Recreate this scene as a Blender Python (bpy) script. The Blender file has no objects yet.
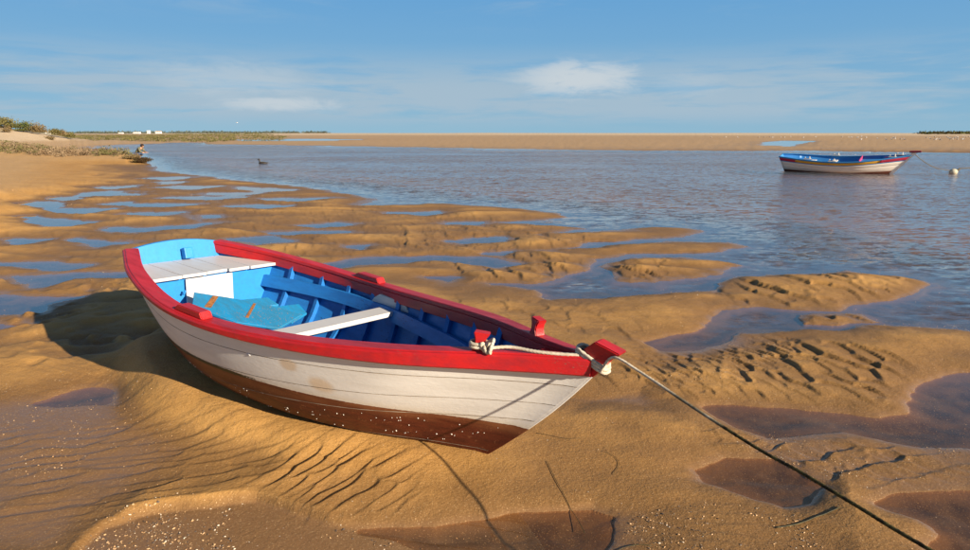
import bpy, bmesh, math, random
import numpy as np
from mathutils import Vector, Matrix
random.seed(7)
R = math.radians
scene = bpy.context.scene
COL = scene.collection

# ------------------------------------------------------------------ camera, sky, sun, exposure
CAM_H = 1.742
FPX = 619.43                      # focal length in pixels of the 970 wide photograph
PITCH = math.atan(142.0 / FPX)
SUN_AZ, SUN_EL = 38.0, 20.0       # azimuth measured from +X towards -Y
cam_data = bpy.data.cameras.new('camera')
cam = bpy.data.objects.new('camera', cam_data)
COL.objects.link(cam)
cam.location = (0, 0, CAM_H)
cam.rotation_euler = (math.pi / 2 - PITCH, 0, 0)
cam_data.sensor_width = 36.0
cam_data.lens = FPX / 970.0 * 36.0
cam_data.clip_start = 0.05
cam_data.clip_end = 20000
scene.camera = cam

world = bpy.data.worlds.new('World')
scene.world = world
world.use_nodes = True
wnt = world.node_tree
for n in list(wnt.nodes):
    wnt.nodes.remove(n)


class NT:
    """small helper to write node trees"""
    def __init__(self, tree):
        self.t = tree

    def n(self, kind, **kw):
        nd = self.t.nodes.new(kind)
        ins = kw.pop('ins', {})
        for k, v in kw.items():
            setattr(nd, k, v)
        for k, v in ins.items():
            self.set(nd, k, v)
        return nd

    def set(self, nd, key, v):
        s = nd.inputs[key]
        if isinstance(v, bpy.types.NodeSocket):
            self.t.links.new(v, s)
        else:
            s.default_value = v

    def math(self, op, a, b=None, c=None, clamp=False):
        nd = self.t.nodes.new('ShaderNodeMath')
        nd.operation = op
        nd.use_clamp = clamp
        self.set(nd, 0, a)
        if b is not None:
            self.set(nd, 1, b)
        if c is not None:
            self.set(nd, 2, c)
        return nd.outputs[0]

    def vmath(self, op, a, b=None, scale=None):
        nd = self.t.nodes.new('ShaderNodeVectorMath')
        nd.operation = op
        self.set(nd, 0, a)
        if b is not None:
            self.set(nd, 1, b)
        if scale is not None:
            self.set(nd, 'Scale', scale)
        return nd.outputs['Value'] if op in ('DOT_PRODUCT', 'LENGTH', 'DISTANCE') else nd.outputs[0]

    def ramp(self, val, lo, hi, smooth=True, a=0.0, b=1.0):
        nd = self.t.nodes.new('ShaderNodeMapRange')
        nd.interpolation_type = 'SMOOTHSTEP' if smooth else 'LINEAR'
        self.set(nd, 0, val)
        self.set(nd, 1, lo)
        self.set(nd, 2, hi)
        self.set(nd, 3, a)
        self.set(nd, 4, b)
        return nd.outputs[0]

    def mix(self, fac, a, b, blend='MIX'):
        nd = self.t.nodes.new('ShaderNodeMix')
        nd.data_type = 'RGBA'
        nd.blend_type = blend
        nd.clamp_factor = True
        self.set(nd, 0, fac)
        self.set(nd, 6, c4(a))
        self.set(nd, 7, c4(b))
        return nd.outputs[2]

    def noise(self, vec, scale, detail=3.0, rough=0.55, dist=0.0, out=0):
        nd = self.t.nodes.new('ShaderNodeTexNoise')
        self.set(nd, 'Vector', vec)
        self.set(nd, 'Scale', scale)
        self.set(nd, 'Detail', detail)
        self.set(nd, 'Roughness', rough)
        self.set(nd, 'Distortion', dist)
        return nd.outputs[out]


def c4(c):
    if isinstance(c, tuple) and len(c) == 3:
        return (c[0], c[1], c[2], 1.0)
    return c


W = NT(wnt)
sky = W.n('ShaderNodeTexSky', sky_type='NISHITA', sun_disc=False)
sky.sun_elevation = R(SUN_EL)
sky.sun_rotation = R(90.0 + SUN_AZ)
sky.altitude = 0.0
sky.air_density = 0.8
sky.dust_density = 0.0
sky.ozone_density = 1.6
tc = W.n('ShaderNodeTexCoord')
dirv = tc.outputs['Generated']
sep = W.n('ShaderNodeSeparateXYZ', ins={0: dirv})
el = W.math('ARCSINE', sep.outputs[2])
az = W.math('ARCTAN2', sep.outputs[0], sep.outputs[1])
# low banks of thin cloud: noise in azimuth / elevation, stretched sideways
cv = W.n('ShaderNodeCombineXYZ', ins={0: W.math('MULTIPLY', az, 4.0), 1: W.math('MULTIPLY', el, 34.0), 2: 3.7}).outputs[0]
n1 = W.noise(cv, 1.6, 6.0, 0.6, 0.35)
band = W.math('MULTIPLY', W.ramp(el, R(0.0), R(2.0)), W.ramp(el, R(8.0), R(3.5)))
# the bank thickens and thins slowly round the horizon; it is thick towards the left of the view
side = W.ramp(W.math('SINE', W.math('MULTIPLY', W.math('SUBTRACT', az, 0.75), 2.0)), 0.2, -0.75, a=0.0, b=0.30)
thin = W.math('MULTIPLY', W.ramp(W.math('ADD', n1, side), 0.56, 0.86), band)
cv2 = W.n('ShaderNodeCombineXYZ', ins={0: W.math('MULTIPLY', az, 9.0), 1: W.math('MULTIPLY', el, 30.0), 2: 1.3}).outputs[0]
n2 = W.noise(cv2, 1.7, 8.0, 0.62, 0.5)


def puff(az0, el0, wa, we, amount):
    a_ = W.math('DIVIDE', W.math('SUBTRACT', az, az0), wa)
    e_ = W.math('DIVIDE', W.math('SUBTRACT', el, el0), we)
    d_ = W.math('SQRT', W.math('ADD', W.math('MULTIPLY', a_, a_), W.math('MULTIPLY', e_, e_)))
    m = W.ramp(d_, 1.0, 0.15)
    return W.math('MULTIPLY', W.ramp(W.math('ADD', n2, W.math('MULTIPLY', m, 0.42)), 0.58, 0.92), W.math('MULTIPLY', m, amount))


def pxdir(px, py):
    a = (px - 485.0) / FPX
    b = (275.0 - py) / FPX
    c, s = math.cos(PITCH), math.sin(PITCH)
    v = Vector((a, c + b * s, -s + b * c)).normalized()
    return math.atan2(v.x, v.y), math.asin(v.z)


a1, e1 = pxdir(580, 78)
a2, e2 = pxdir(280, 104)
a3, e3 = pxdir(235, 80)
a4, e4 = pxdir(690, 84)
puffs = W.math('MAXIMUM', puff(a1, e1, 0.16, 0.050, 0.85), puff(a2, e2, 0.15, 0.020, 0.7))
puffs = W.math('MAXIMUM', puffs, puff(a3, e3, 0.20, 0.05, 0.32))
puffs = W.math('MAXIMUM', puffs, puff(a4, e4, 0.10, 0.03, 0.18))
# very thin high streaks, right
cv3 = W.n('ShaderNodeCombineXYZ', ins={0: W.math('MULTIPLY', az, 4.0), 1: W.math('MULTIPLY', el, 22.0), 2: 9.1}).outputs[0]
n3 = W.noise(cv3, 1.2, 6.0, 0.6, 0.6)
high = W.math('MULTIPLY', W.ramp(n3, 0.52, 0.75), W.ramp(el, R(8.0), R(12.0)))
skycol = W.n('ShaderNodeHueSaturation', ins={'Hue': 0.5, 'Saturation': 1.0, 'Value': 1.0, 'Color': sky.outputs[0]}).outputs[0]
# a distant blue-grey haze bank sits along the horizon all round
bank = W.ramp(el, R(28.0), R(10.0), True, 0.0, 0.94)
hazec = W.mix(W.ramp(el, R(0.0), R(13.0), False), (2.65, 4.95, 6.7), (1.25, 3.75, 7.1))
greyc = (4.1, 5.4, 6.5, 1.0)
whitec = (6.4, 7.0, 7.4, 1.0)
sund = W.math('ADD', W.math('MULTIPLY', sep.outputs[0], math.cos(R(SUN_AZ))), W.math('MULTIPLY', sep.outputs[1], -math.sin(R(SUN_AZ))))
bank = W.math('MULTIPLY', bank, W.ramp(sund, 0.75, 0.1))
col = W.mix(bank, skycol, hazec)
col = W.mix(W.math('MULTIPLY', thin, 0.9), col, greyc)
col = W.mix(W.math('MULTIPLY', high, 0.55), col, greyc)
col = W.mix(puffs, col, whitec)
bg = W.n('ShaderNodeBackground', ins={'Color': col, 'Strength': 0.05})
wo = W.n('ShaderNodeOutputWorld')
wnt.links.new(bg.outputs[0], wo.inputs[0])

sun_data = bpy.data.lights.new('sun', 'SUN')
sun_data.energy = 5.0
sun_data.angle = R(0.53)
sun_data.color = (1.0, 0.85, 0.66)
sun = bpy.data.objects.new('sun', sun_data)
COL.objects.link(sun)
SUND = Vector((math.cos(R(SUN_AZ)) * math.cos(R(SUN_EL)), -math.sin(R(SUN_AZ)) * math.cos(R(SUN_EL)), math.sin(R(SUN_EL))))
sun.rotation_euler = SUND.to_track_quat('Z', 'Y').to_euler()
sun.location = SUND * 50

vs = scene.view_settings
vs.view_transform = 'Standard'
vs.look = 'None'
vs.exposure = 0.92
vs.gamma = 1.0
vs.use_curve_mapping = False
scene.render.engine = 'CYCLES'
scene.cycles.use_denoising = True
scene.cycles.max_bounces = 8
scene.cycles.transparent_max_bounces = 12


# ------------------------------------------------------------------ helpers
def unproj(px, py, z=0.0):
    a = (px - 485.0) / FPX
    b = (275.0 - py) / FPX
    c, s = math.cos(PITCH), math.sin(PITCH)
    d = (a, c + b * s, -s + b * c)
    t = (z - CAM_H) / d[2]
    return (d[0] * t, d[1] * t)


def at_depth(px, py, Y):
    a = (px - 485.0) / FPX
    b = (275.0 - py) / FPX
    c, s = math.cos(PITCH), math.sin(PITCH)
    d = Vector((a, c + b * s, -s + b * c))
    t = Y / d.y
    return Vector((0, 0, CAM_H)) + d * t


def tag(o, label=None, cat=None, group=None, kind=None):
    if label:
        o['label'] = label
    if cat:
        o['category'] = cat
    if group:
        o['group'] = group
    if kind:
        o['kind'] = kind
    return o


def mesh_obj(name, verts, faces, mats, parent=None, smooth=False, fmat=None):
    me = bpy.data.meshes.new(name)
    me.from_pydata([tuple(v) for v in verts], [], faces)
    if not isinstance(mats, (list, tuple)):
        mats = [mats]
    for m in mats:
        me.materials.append(m)
    if fmat is not None:
        me.polygons.foreach_set('material_index', fmat)
    if smooth:
        me.polygons.foreach_set('use_smooth', [True] * len(me.polygons))
    me.update()
    o = bpy.data.objects.new(name, me)
    COL.objects.link(o)
    if parent is not None:
        o.parent = parent
    return o


def empty(name, loc=(0, 0, 0), rz=0.0):
    o = bpy.data.objects.new(name, None)
    o.empty_display_size = 0.2
    o.location = loc
    o.rotation_euler = (0, 0, rz)
    COL.objects.link(o)
    return o


def bm_obj(name, bm, mats, parent=None, smooth=False, angle=None):
    me = bpy.data.meshes.new(name)
    bm.normal_update()
    bm.to_mesh(me)
    bm.free()
    if not isinstance(mats, (list, tuple)):
        mats = [mats]
    for m in mats:
        me.materials.append(m)
    if smooth:
        me.polygons.foreach_set('use_smooth', [True] * len(me.polygons))
        if angle:
            me.set_sharp_from_angle(angle=angle)
    o = bpy.data.objects.new(name, me)
    COL.objects.link(o)
    if parent is not None:
        o.parent = parent
    return o


def slab(name, poly, thick, mats, parent=None, bevel=0.004, seg=1):
    """poly: 3-D points of the top outline; extruded down along the normal; edges bevelled."""
    bm = bmesh.new()
    pts = [Vector(p) for p in poly]
    nrm = Vector((0, 0, 0))
    for i in range(len(pts)):
        a, b = pts[i], pts[(i + 1) % len(pts)]
        nrm += a.cross(b)
    nrm.normalize()
    top = [bm.verts.new(p) for p in pts]
    bot = [bm.verts.new(p - nrm * thick) for p in pts]
    bm.faces.new(top)
    bm.faces.new(bot[::-1])
    n = len(pts)
    for i in range(n):
        bm.faces.new((top[(i + 1) % n], top[i], bot[i], bot[(i + 1) % n]))
    if bevel:
        bmesh.ops.bevel(bm, geom=bm.edges[:], offset=bevel, segments=seg, affect='EDGES', profile=0.6)
    return bm_obj(name, bm, mats, parent)


def sweep(path, section, frames, close_ends=True):
    """section: list of (o, z) per path point -> verts, faces of a swept closed section"""
    verts, faces = [], []
    m = len(section[0])
    for p, sec, fr in zip(path, section, frames):
        for (o_, z_) in sec:
            verts.append(p + fr[0] * o_ + fr[1] * z_)
    n = len(path)
    for i in range(n - 1):
        for j in range(m):
            k = (j + 1) % m
            faces.append((i * m + j, i * m + k, (i + 1) * m + k, (i + 1) * m + j))
    if close_ends:
        faces.append(tuple(range(m - 1, -1, -1)))
        faces.append(tuple((n - 1) * m + j for j in range(m)))
    return verts, faces


def tube(path, rad, nseg=8, lobes=0, twist=0.0, lobe_amp=0.25):
    """tube along a polyline; with lobes > 0 the section is a laid rope turning along its length"""
    path = [Vector(p) for p in path]
    n = len(path)
    verts, faces = [], []
    t0 = (path[1] - path[0]).normalized()
    up = Vector((0, 0, 1)) if abs(t0.z) < 0.9 else Vector((1, 0, 0))
    e1_ = t0.cross(up).normalized()
    L_ = 0.0
    for i, p in enumerate(path):
        if i == 0:
            t = (path[1] - path[0])
        elif i == n - 1:
            t = (path[-1] - path[-2])
        else:
            t = path[i + 1] - path[i - 1]
        t.normalize()
        e1_ = (e1_ - t * e1_.dot(t)).normalized()
        e2_ = t.cross(e1_)
        if i:
            L_ += (path[i] - path[i - 1]).length
        r0 = rad[i] if isinstance(rad, (list, tuple)) else rad
        for j in range(nseg):
            a = 2 * math.pi * j / nseg
            rr = r0
            if lobes:
                rr = r0 * (1.0 - lobe_amp + lobe_amp * abs(math.cos(0.5 * lobes * (a) + 0.5 * lobes * 2 * math.pi * L_ / twist)) ** 0.7 * 1.3)
            verts.append(p + e1_ * (math.cos(a) * rr) + e2_ * (math.sin(a) * rr))
    for i in range(n - 1):
        for j in range(nseg):
            k = (j + 1) % nseg
            faces.append((i * nseg + j, i * nseg + k, (i + 1) * nseg + k, (i + 1) * nseg + j))
    faces.append(tuple(range(nseg - 1, -1, -1)))
    faces.append(tuple((n - 1) * nseg + j for j in range(nseg)))
    return verts, faces


def resample(path, step):
    path = [Vector(p) for p in path]
    # catmull-rom through the points
    out = []
    n = len(path)
    for i in range(n - 1):
        p0 = path[max(i - 1, 0)]
        p1 = path[i]
        p2 = path[i + 1]
        p3 = path[min(i + 2, n - 1)]
        k = max(2, int((p2 - p1).length / step))
        for j in range(k):
            t = j / k
            out.append(0.5 * ((2 * p1) + (p2 - p0) * t + (2 * p0 - 5 * p1 + 4 * p2 - p3) * t * t + (3 * p1 - p0 - 3 * p2 + p3) * t ** 3))
    out.append(path[-1])
    return out


# ---- numpy gradient noise
_prng = np.random.default_rng(11)
_perm = _prng.permutation(512).astype(np.int64)
_ga = _prng.uniform(0, 2 * np.pi, 512)
_gx, _gy = np.cos(_ga), np.sin(_ga)


def gnoise(x, y, seed=0):
    xi = np.floor(x).astype(np.int64)
    yi = np.floor(y).astype(np.int64)
    xf, yf = x - xi, y - yi
    u = xf * xf * xf * (xf * (xf * 6 - 15) + 10)
    v = yf * yf * yf * (yf * (yf * 6 - 15) + 10)

    def g(ix, iy, dx, dy):
        h = _perm[(_perm[(ix + seed * 37) & 511] + iy + seed * 91) & 511]
        return _gx[h] * dx + _gy[h] * dy
    a = g(xi, yi, xf, yf)
    b = g(xi + 1, yi, xf - 1, yf)
    c = g(xi, yi + 1, xf, yf - 1)
    d = g(xi + 1, yi + 1, xf - 1, yf - 1)
    return ((a + u * (b - a)) * (1 - v) + (c + u * (d - c)) * v) * 1.41


def fbm(x, y, oct=3, seed=0, gain=0.5):
    s = 0.0
    a = 1.0
    for i in range(oct):
        s = s + a * gnoise(x * 2 ** i, y * 2 ** i, seed + i)
        a *= gain
    return s


def sstep(a, b, x):
    t = np.clip((x - a) / (b - a), 0, 1)
    return t * t * (3 - 2 * t)


def poly_sdf(X, Y, poly, margin):
    """signed distance (negative inside) to a polygon; beyond margin it saturates"""
    poly = np.array(poly)
    out = np.full(X.shape, margin)
    m = (X > poly[:, 0].min() - margin) & (X < poly[:, 0].max() + margin) & (Y > poly[:, 1].min() - margin) & (Y < poly[:, 1].max() + margin)
    if not m.any():
        return out
    x, y = X[m], Y[m]
    d2 = np.full(x.shape, 1e18)
    ins = np.zeros(x.shape, bool)
    n = len(poly)
    for i in range(n):
        ax, ay = poly[i]
        bx, by = poly[(i + 1) % n]
        ex, ey = bx - ax, by - ay
        t = np.clip(((x - ax) * ex + (y - ay) * ey) / (ex * ex + ey * ey + 1e-12), 0, 1)
        dx, dy = x - ax - t * ex, y - ay - t * ey
        d2 = np.minimum(d2, dx * dx + dy * dy)
        if ay != by:
            cr = ((ay > y) != (by > y)) & (x < (bx - ax) * (y - ay) / (by - ay) + ax)
            ins ^= cr
    d = np.sqrt(d2)
    out[m] = np.minimum(np.where(ins, -d, d), margin)
    return out


def upoly(pts):
    return [unproj(*p) for p in pts]


# ------------------------------------------------------------------ the boat's place (needed by the sand too)
BA = np.array([[0.7985051878016748, 0.5993665551491518, 0.05611771219901],
               [-0.6007334714638727, 0.7993863381361651, 0.01003885771475476],
               [-0.038842776893220764, -0.04172786802475634, 0.9983736894136043]])
BO = np.array([-2.4548713988548245, 4.895623938153079, 0.07798951783314696 + 0.09])
BL, BRAKE, BTRK = 3.725, 0.66, 0.1399
BOWC = 0.040
TB = [0, .15, .35, .55, .75, .9, 1]
BB = [0.4068, 0.6239, 0.7567, 0.6847, 0.4759, 0.1868, 0.02]


def spl(ts, vals, t):
    ts = np.array(ts, float)
    v = np.array(vals, float)
    n = len(ts)
    m = np.zeros(n)
    for i in range(n):
        a, b = max(i - 1, 0), min(i + 1, n - 1)
        m[i] = (v[b] - v[a]) / (ts[b] - ts[a])
    t = np.asarray(t, float)
    i = np.clip(np.searchsorted(ts, t) - 1, 0, n - 2)
    h = ts[i + 1] - ts[i]
    u = (t - ts[i]) / h
    return (2 * u**3 - 3 * u**2 + 1) * v[i] + (u**3 - 2 * u**2 + u) * h * m[i] + (-2 * u**3 + 3 * u**2) * v[i + 1] + (u**3 - u**2) * h * m[i + 1]


def half_b(t):
    return spl(TB, BB, t)


def sheer(t):
    return spl([0, .45, 1], [0.69, 0.5636, 0.7185], t)


def fullness(t):
    return spl([0, .45, 1], [0.3837, 0.139, 0.05], t)


# ------------------------------------------------------------------ the sand flat: layout of water and bars
LAGOON = upoly([(1700, 158), (970, 153.5), (800, 151), (640, 151), (480, 148.5), (330, 146), (260, 145), (208, 144.2), (205, 142.5), (140, 143.5), (85, 146.0),
                (91, 148), (120, 150), (140, 156), (152, 164.5), (165, 171), (240, 180), (330, 190), (380, 199), (356, 206), (430, 203.5), (500, 207), (555, 213),
                (575, 217), (542, 219.5), (501, 222), (560, 225), (591, 229), (540, 235), (600, 241), (566, 250.5), (587, 253), (598, 262), (597, 270), (566, 276.5),
                (538, 284.5), (489, 284), (541, 292), (545, 299), (620, 330), (642, 345), (660, 352), (676, 353), (722, 346.5), (741, 333), (783, 331), (806, 329.5), (850, 329), (890, 325.5),
                (932, 329), (970, 333), (1700, 420)])
BARS = [
    [(540, 233), (600, 231), (653, 227), (690, 227.5), (714, 231), (690, 237), (676, 238), (600, 242), (540, 246)],
    [(550, 250), (600, 247.5), (638, 244), (695, 241.5), (735, 242), (751, 246.5), (726, 253), (650, 253.5), (600, 260), (560, 263)],
    [(604, 267), (622, 261), (650, 257.5), (714, 259.5), (752, 266), (726, 274), (657, 285), (619, 282)],
    [(480, 298), (560, 300), (620, 298), (660, 295.5), (688, 291), (715, 290), (732, 277), (791, 276), (848, 271), (890, 276), (925, 281), (936, 286),
     (917, 296), (864, 308), (844, 313), (795, 310), (753, 308), (726, 312), (703, 324), (692, 333), (642, 343), (600, 352), (480, 345)],
    [(795, 314.5), (806, 314), (867, 315), (888, 323.5), (850, 326), (814, 326)],
]
BARS = [upoly(b) for b in BARS]
POOLS = [
    [(703, 410), (730, 406), (772, 409), (829, 415), (875, 418), (901, 413), (913, 399.6), (924, 384), (970, 374), (1150, 372), (1200, 450), (970, 446), (924, 447), (886, 440), (829, 429), (783, 430), (752, 432), (726, 424)],
    [(699, 472), (718, 461), (760, 459), (791, 472), (810, 485), (791, 497), (768, 500), (741, 493), (707, 483)],
    [(1100, 490), (970, 493), (905, 495), (884, 502), (924, 516), (938, 533), (928, 552), (960, 580), (1150, 600)],
    [(362, 528), (403, 527), (486, 523), (547, 514), (583, 514), (603, 520), (606, 552), (560, 566), (480, 552), (410, 542)],
    [(60, 394), (99, 387), (150, 375), (178, 380), (160, 398), (120, 404), (70, 404), (30, 402)],
    [(18, 276), (50, 274.5), (84, 273.5), (131, 273), (131, 279), (94, 278), (71, 280), (38, 286.5)],
    [(-60, 296), (0, 295.5), (15, 297.5), (74, 297.5), (51, 304), (36, 312), (15, 314), (-60, 311)],
    [(-40, 325), (0, 326), (8, 328), (0, 330), (-40, 331)],
    [(14, 203.5), (38, 201), (57, 204), (54, 207.5), (38, 206.5)],
    [(55, 197), (79, 196.4), (69, 200)],
    [(52, 209), (85, 208.5), (112, 209), (84, 213.6), (62, 212.5)],
    [(22, 216), (45, 219), (93, 222.4), (69, 226), (38, 223)],
    [(86, 193), (114, 191.4), (138, 194.5), (94, 195.5)],
    [(107, 203.5), (126, 202), (122, 205)],
    [(128, 204), (193, 204.2), (170, 206.5), (138, 206)],
    [(107, 228), (145, 228), (207, 223.6), (187, 228), (128, 231.5)],
    [(10, 239), (45, 239.5), (24, 242.5)],
    [(78, 238.6), (98, 240), (122, 243), (97, 246.8), (86, 243)],
    [(-20, 264), (52, 261), (86, 265), (69, 269), (14, 266.5)],
    [(233, 238), (263, 235.6), (288, 240.5), (256, 243.5)],
    [(208, 215.5), (217, 216), (210, 217.5)],
    [(300, 225.5), (332, 223.6), (345, 224.6), (318, 227)],
    [(160, 182), (178, 182), (170, 184)],
    [(268, 232.5), (330, 231), (345, 232), (300, 234)],
    [(150, 178.2), (186, 177.4), (170, 179.6)],
    [(165, 187.2), (216, 186.3), (190, 189)],
    [(213, 193.2), (258, 192.4), (235, 195)],
    [(238, 187.4), (292, 190), (262, 191)],
    [(170, 197.3), (242, 196.4), (210, 199)],
    [(96, 187.2), (130, 186.2), (110, 189)],
    [(268, 199), (330, 198), (300, 201)],
    [(130, 213.5), (178, 212.6), (160, 215.2)],
    [(232, 206), (290, 205.2), (262, 208)],
    [(390, 213), (432, 212.3), (424, 215)],
    [(452, 223), (480, 222), (476, 224.6)],
    [(452, 241), (480, 238), (506, 237.4), (503, 241.5), (475, 242.6)],
    [(345, 247), (367, 245.6), (360, 248.6)],
    [(326, 264), (388, 258), (433, 256), (489, 258), (521, 265), (500, 267.5), (460, 261.5), (420, 261.5), (370, 265), (338, 268)],
    [(487, 254), (515, 253.6), (506, 256)],
    [(430, 279), (456, 278.4), (446, 281)],
    [(757, 145.5), (765, 142), (790, 140.5), (818, 141), (802, 143), (790, 146.3)],
    [(230, 139.8), (300, 138.6), (372, 139.5), (330, 140.6), (250, 141.2)],
]
POOLS = [upoly(p) for p in POOLS]
# (polygon, wave normal, wavelength, height, warp, sharp side: +1 = the step faces -k)
RIP = [
    ([(740, 350), (790, 345), (850, 350), (893, 360), (900, 384), (886, 402), (840, 409), (770, 406), (730, 395)], (0.96, 0.28), 0.155, 0.024, 0.6, 1, 0.3),
    ([(640, 368), (660, 352), (720, 346), (760, 338), (800, 343), (790, 365), (745, 372), (735, 396), (700, 400), (650, 390)], (0.92, 0.40), 0.085, 0.015, 0.6, 1, 0.3),
    ([(70, 440), (130, 412), (200, 395), (270, 408), (340, 440), (300, 462), (262, 490), (190, 502), (110, 520), (0, 520), (0, 430)], (-0.36, 0.93), 0.085, 0.011, 1.2, -1, 0.15),
    ([(262, 492), (290, 462), (335, 442), (400, 444), (430, 462), (408, 495), (418, 528), (350, 524)], (0.80, -0.60), 0.078, 0.019, 0.55, 1, 0.15),
    ([(430, 262), (500, 254), (560, 257), (600, 268), (566, 280), (500, 282), (450, 274)], (0.97, 0.22), 0.24, 0.030, 0.45, 1, 0.25),
    ([(600, 270), (625, 258), (672, 259), (664, 280), (620, 286)], (0.95, 0.3), 0.20, 0.028, 0.5, 1, 0.25),
    ([(690, 294), (740, 282), (860, 272), (915, 282), (870, 304), (790, 309), (735, 306)], (0.97, 0.22), 0.27, 0.030, 0.6, 1, 0.25),
    ([(790, 312), (890, 312), (892, 328), (800, 328)], (0.97, 0.22), 0.18, 0.028, 0.5, 1, 0.25),
    ([(330, 232), (470, 228), (600, 236), (600, 250), (480, 252), (380, 248)], (0.97, 0.22), 0.30, 0.018, 0.6, 1, 0.25),
    ([(690, 440), (760, 430), (860, 440), (960, 448), (960, 500), (880, 505), (800, 490), (760, 460)], (-0.30, 0.95), 0.14, 0.014, 0.8, -1, 0.25),
    ([(150, 178), (330, 200), (480, 215), (560, 222), (560, 262), (330, 262), (120, 262), (-40, 250), (-40, 190)], (0.80, 0.6), 0.20, 0.012, 0.8, 1, 0.25),
    ([(430, 300), (560, 305), (640, 320), (640, 345), (560, 335), (470, 318)], (0.9, 0.43), 0.22, 0.012, 0.6, 1, 0.3),
    ([(600, 350), (680, 352), (700, 400), (640, 392), (590, 380)], (0.9, 0.40), 0.11, 0.012, 0.4, 1, 0.4),
    ([(700, 430), (770, 420), (900, 445), (960, 470), (900, 490), (800, 470)], (0.75, 0.66), 0.085, 0.009, 0.6, -1, 0.3),
    ([(-60, 268), (150, 268), (185, 330), (130, 372), (-60, 335)], (0.10, -0.99), 0.60, 0.055, 0.7, 1, 0.1),
    ([(0, 330), (120, 330), (150, 372), (60, 392), (0, 396)], (-0.2, 0.98), 0.34, 0.020, 0.8, -1, 0.25),
]
# low ground that stays wet: the land there is pressed down towards the water level
LOW = [([(-80, 402), (60, 402), (165, 384), (235, 398), (225, 430), (165, 470), (100, 520), (60, 570), (-80, 570)], 0.35),
       ([(50, 600), (80, 548), (110, 523), (165, 510), (262, 499), (300, 513), (345, 523), (402, 527), (486, 523), (547, 513), (585, 507), (601, 512), (607, 600)], 0.10, 0.035),
       ([(607, 514), (660, 504), (720, 500), (770, 512), (830, 540), (840, 600), (607, 600)], 0.75, 0.06),
       ([(700, 440), (760, 425), (880, 440), (1000, 448), (1000, 505), (900, 500), (800, 480)], 0.28),
       ([(545, 398), (640, 388), (672, 402), (660, 416), (575, 410)], 0.12),
       ([(-80, 392), (40, 398), (120, 380), (190, 380), (300, 420), (260, 470), (150, 500), (60, 560), (-80, 560)], 0.35),
       ([(630, 362), (680, 346), (740, 336), (790, 340), (740, 352), (660, 372)], 0.4)]
LOW = [(upoly(q[0]), q[1], q[2] if len(q) > 2 else 0.2) for q in LOW]
RIP = [(upoly(p), k, l, a, w, s, c) for (p, k, l, a, w, s, c) in RIP]


def saw(ph, sgn):
    f = ph - np.floor(ph)
    if sgn > 0:
        f = 1 - f
    # slow climb, steep rounded fall
    up = f / 0.78
    dn = (1 - f) / 0.22
    p = np.where(f < 0.78, up, dn)
    return p * p * (3 - 2 * p) * 0.45 + p * 0.55 - 0.5


def _hash(i, j, n):
    return (_perm[(_perm[(i + 17 * n) & 511] + j + 29 * n) & 511] / 511.0)


def shingle(a, c, a_len=1.25, soft=0.20):
    """overlapping scoured scallops: 0 = untouched level, 1 = deepest, just before each steep, rounded front"""
    out = np.zeros(a.shape)
    ia = np.floor(a).astype(np.int64)
    for di in (-1, 0, 1, 2):
        i = ia + di
        off = 0.5 * (i & 1)
        jc = np.floor(c - off + 0.5).astype(np.int64)
        for dj in (-1, 0, 1):
            j = jc + dj
            ci = j + off + 0.5 * (_hash(i, j, 1) - 0.5)
            ai = i + 0.7 * (_hash(i, j, 2) - 0.5)
            wd = 0.55 + 0.25 * _hash(i, j, 3)
            dc = (c - ci) / wd
            front = ai + 0.42 * (1 - dc * dc)
            g = front - a
            val = np.clip(1 - g / a_len, 0, 1) * sstep(0.0, soft, g) * sstep(1.0, 0.55, np.abs(dc)) * (0.5 + 0.7 * _hash(i, j, 4))
            out = np.maximum(out, val)
    return out


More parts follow.
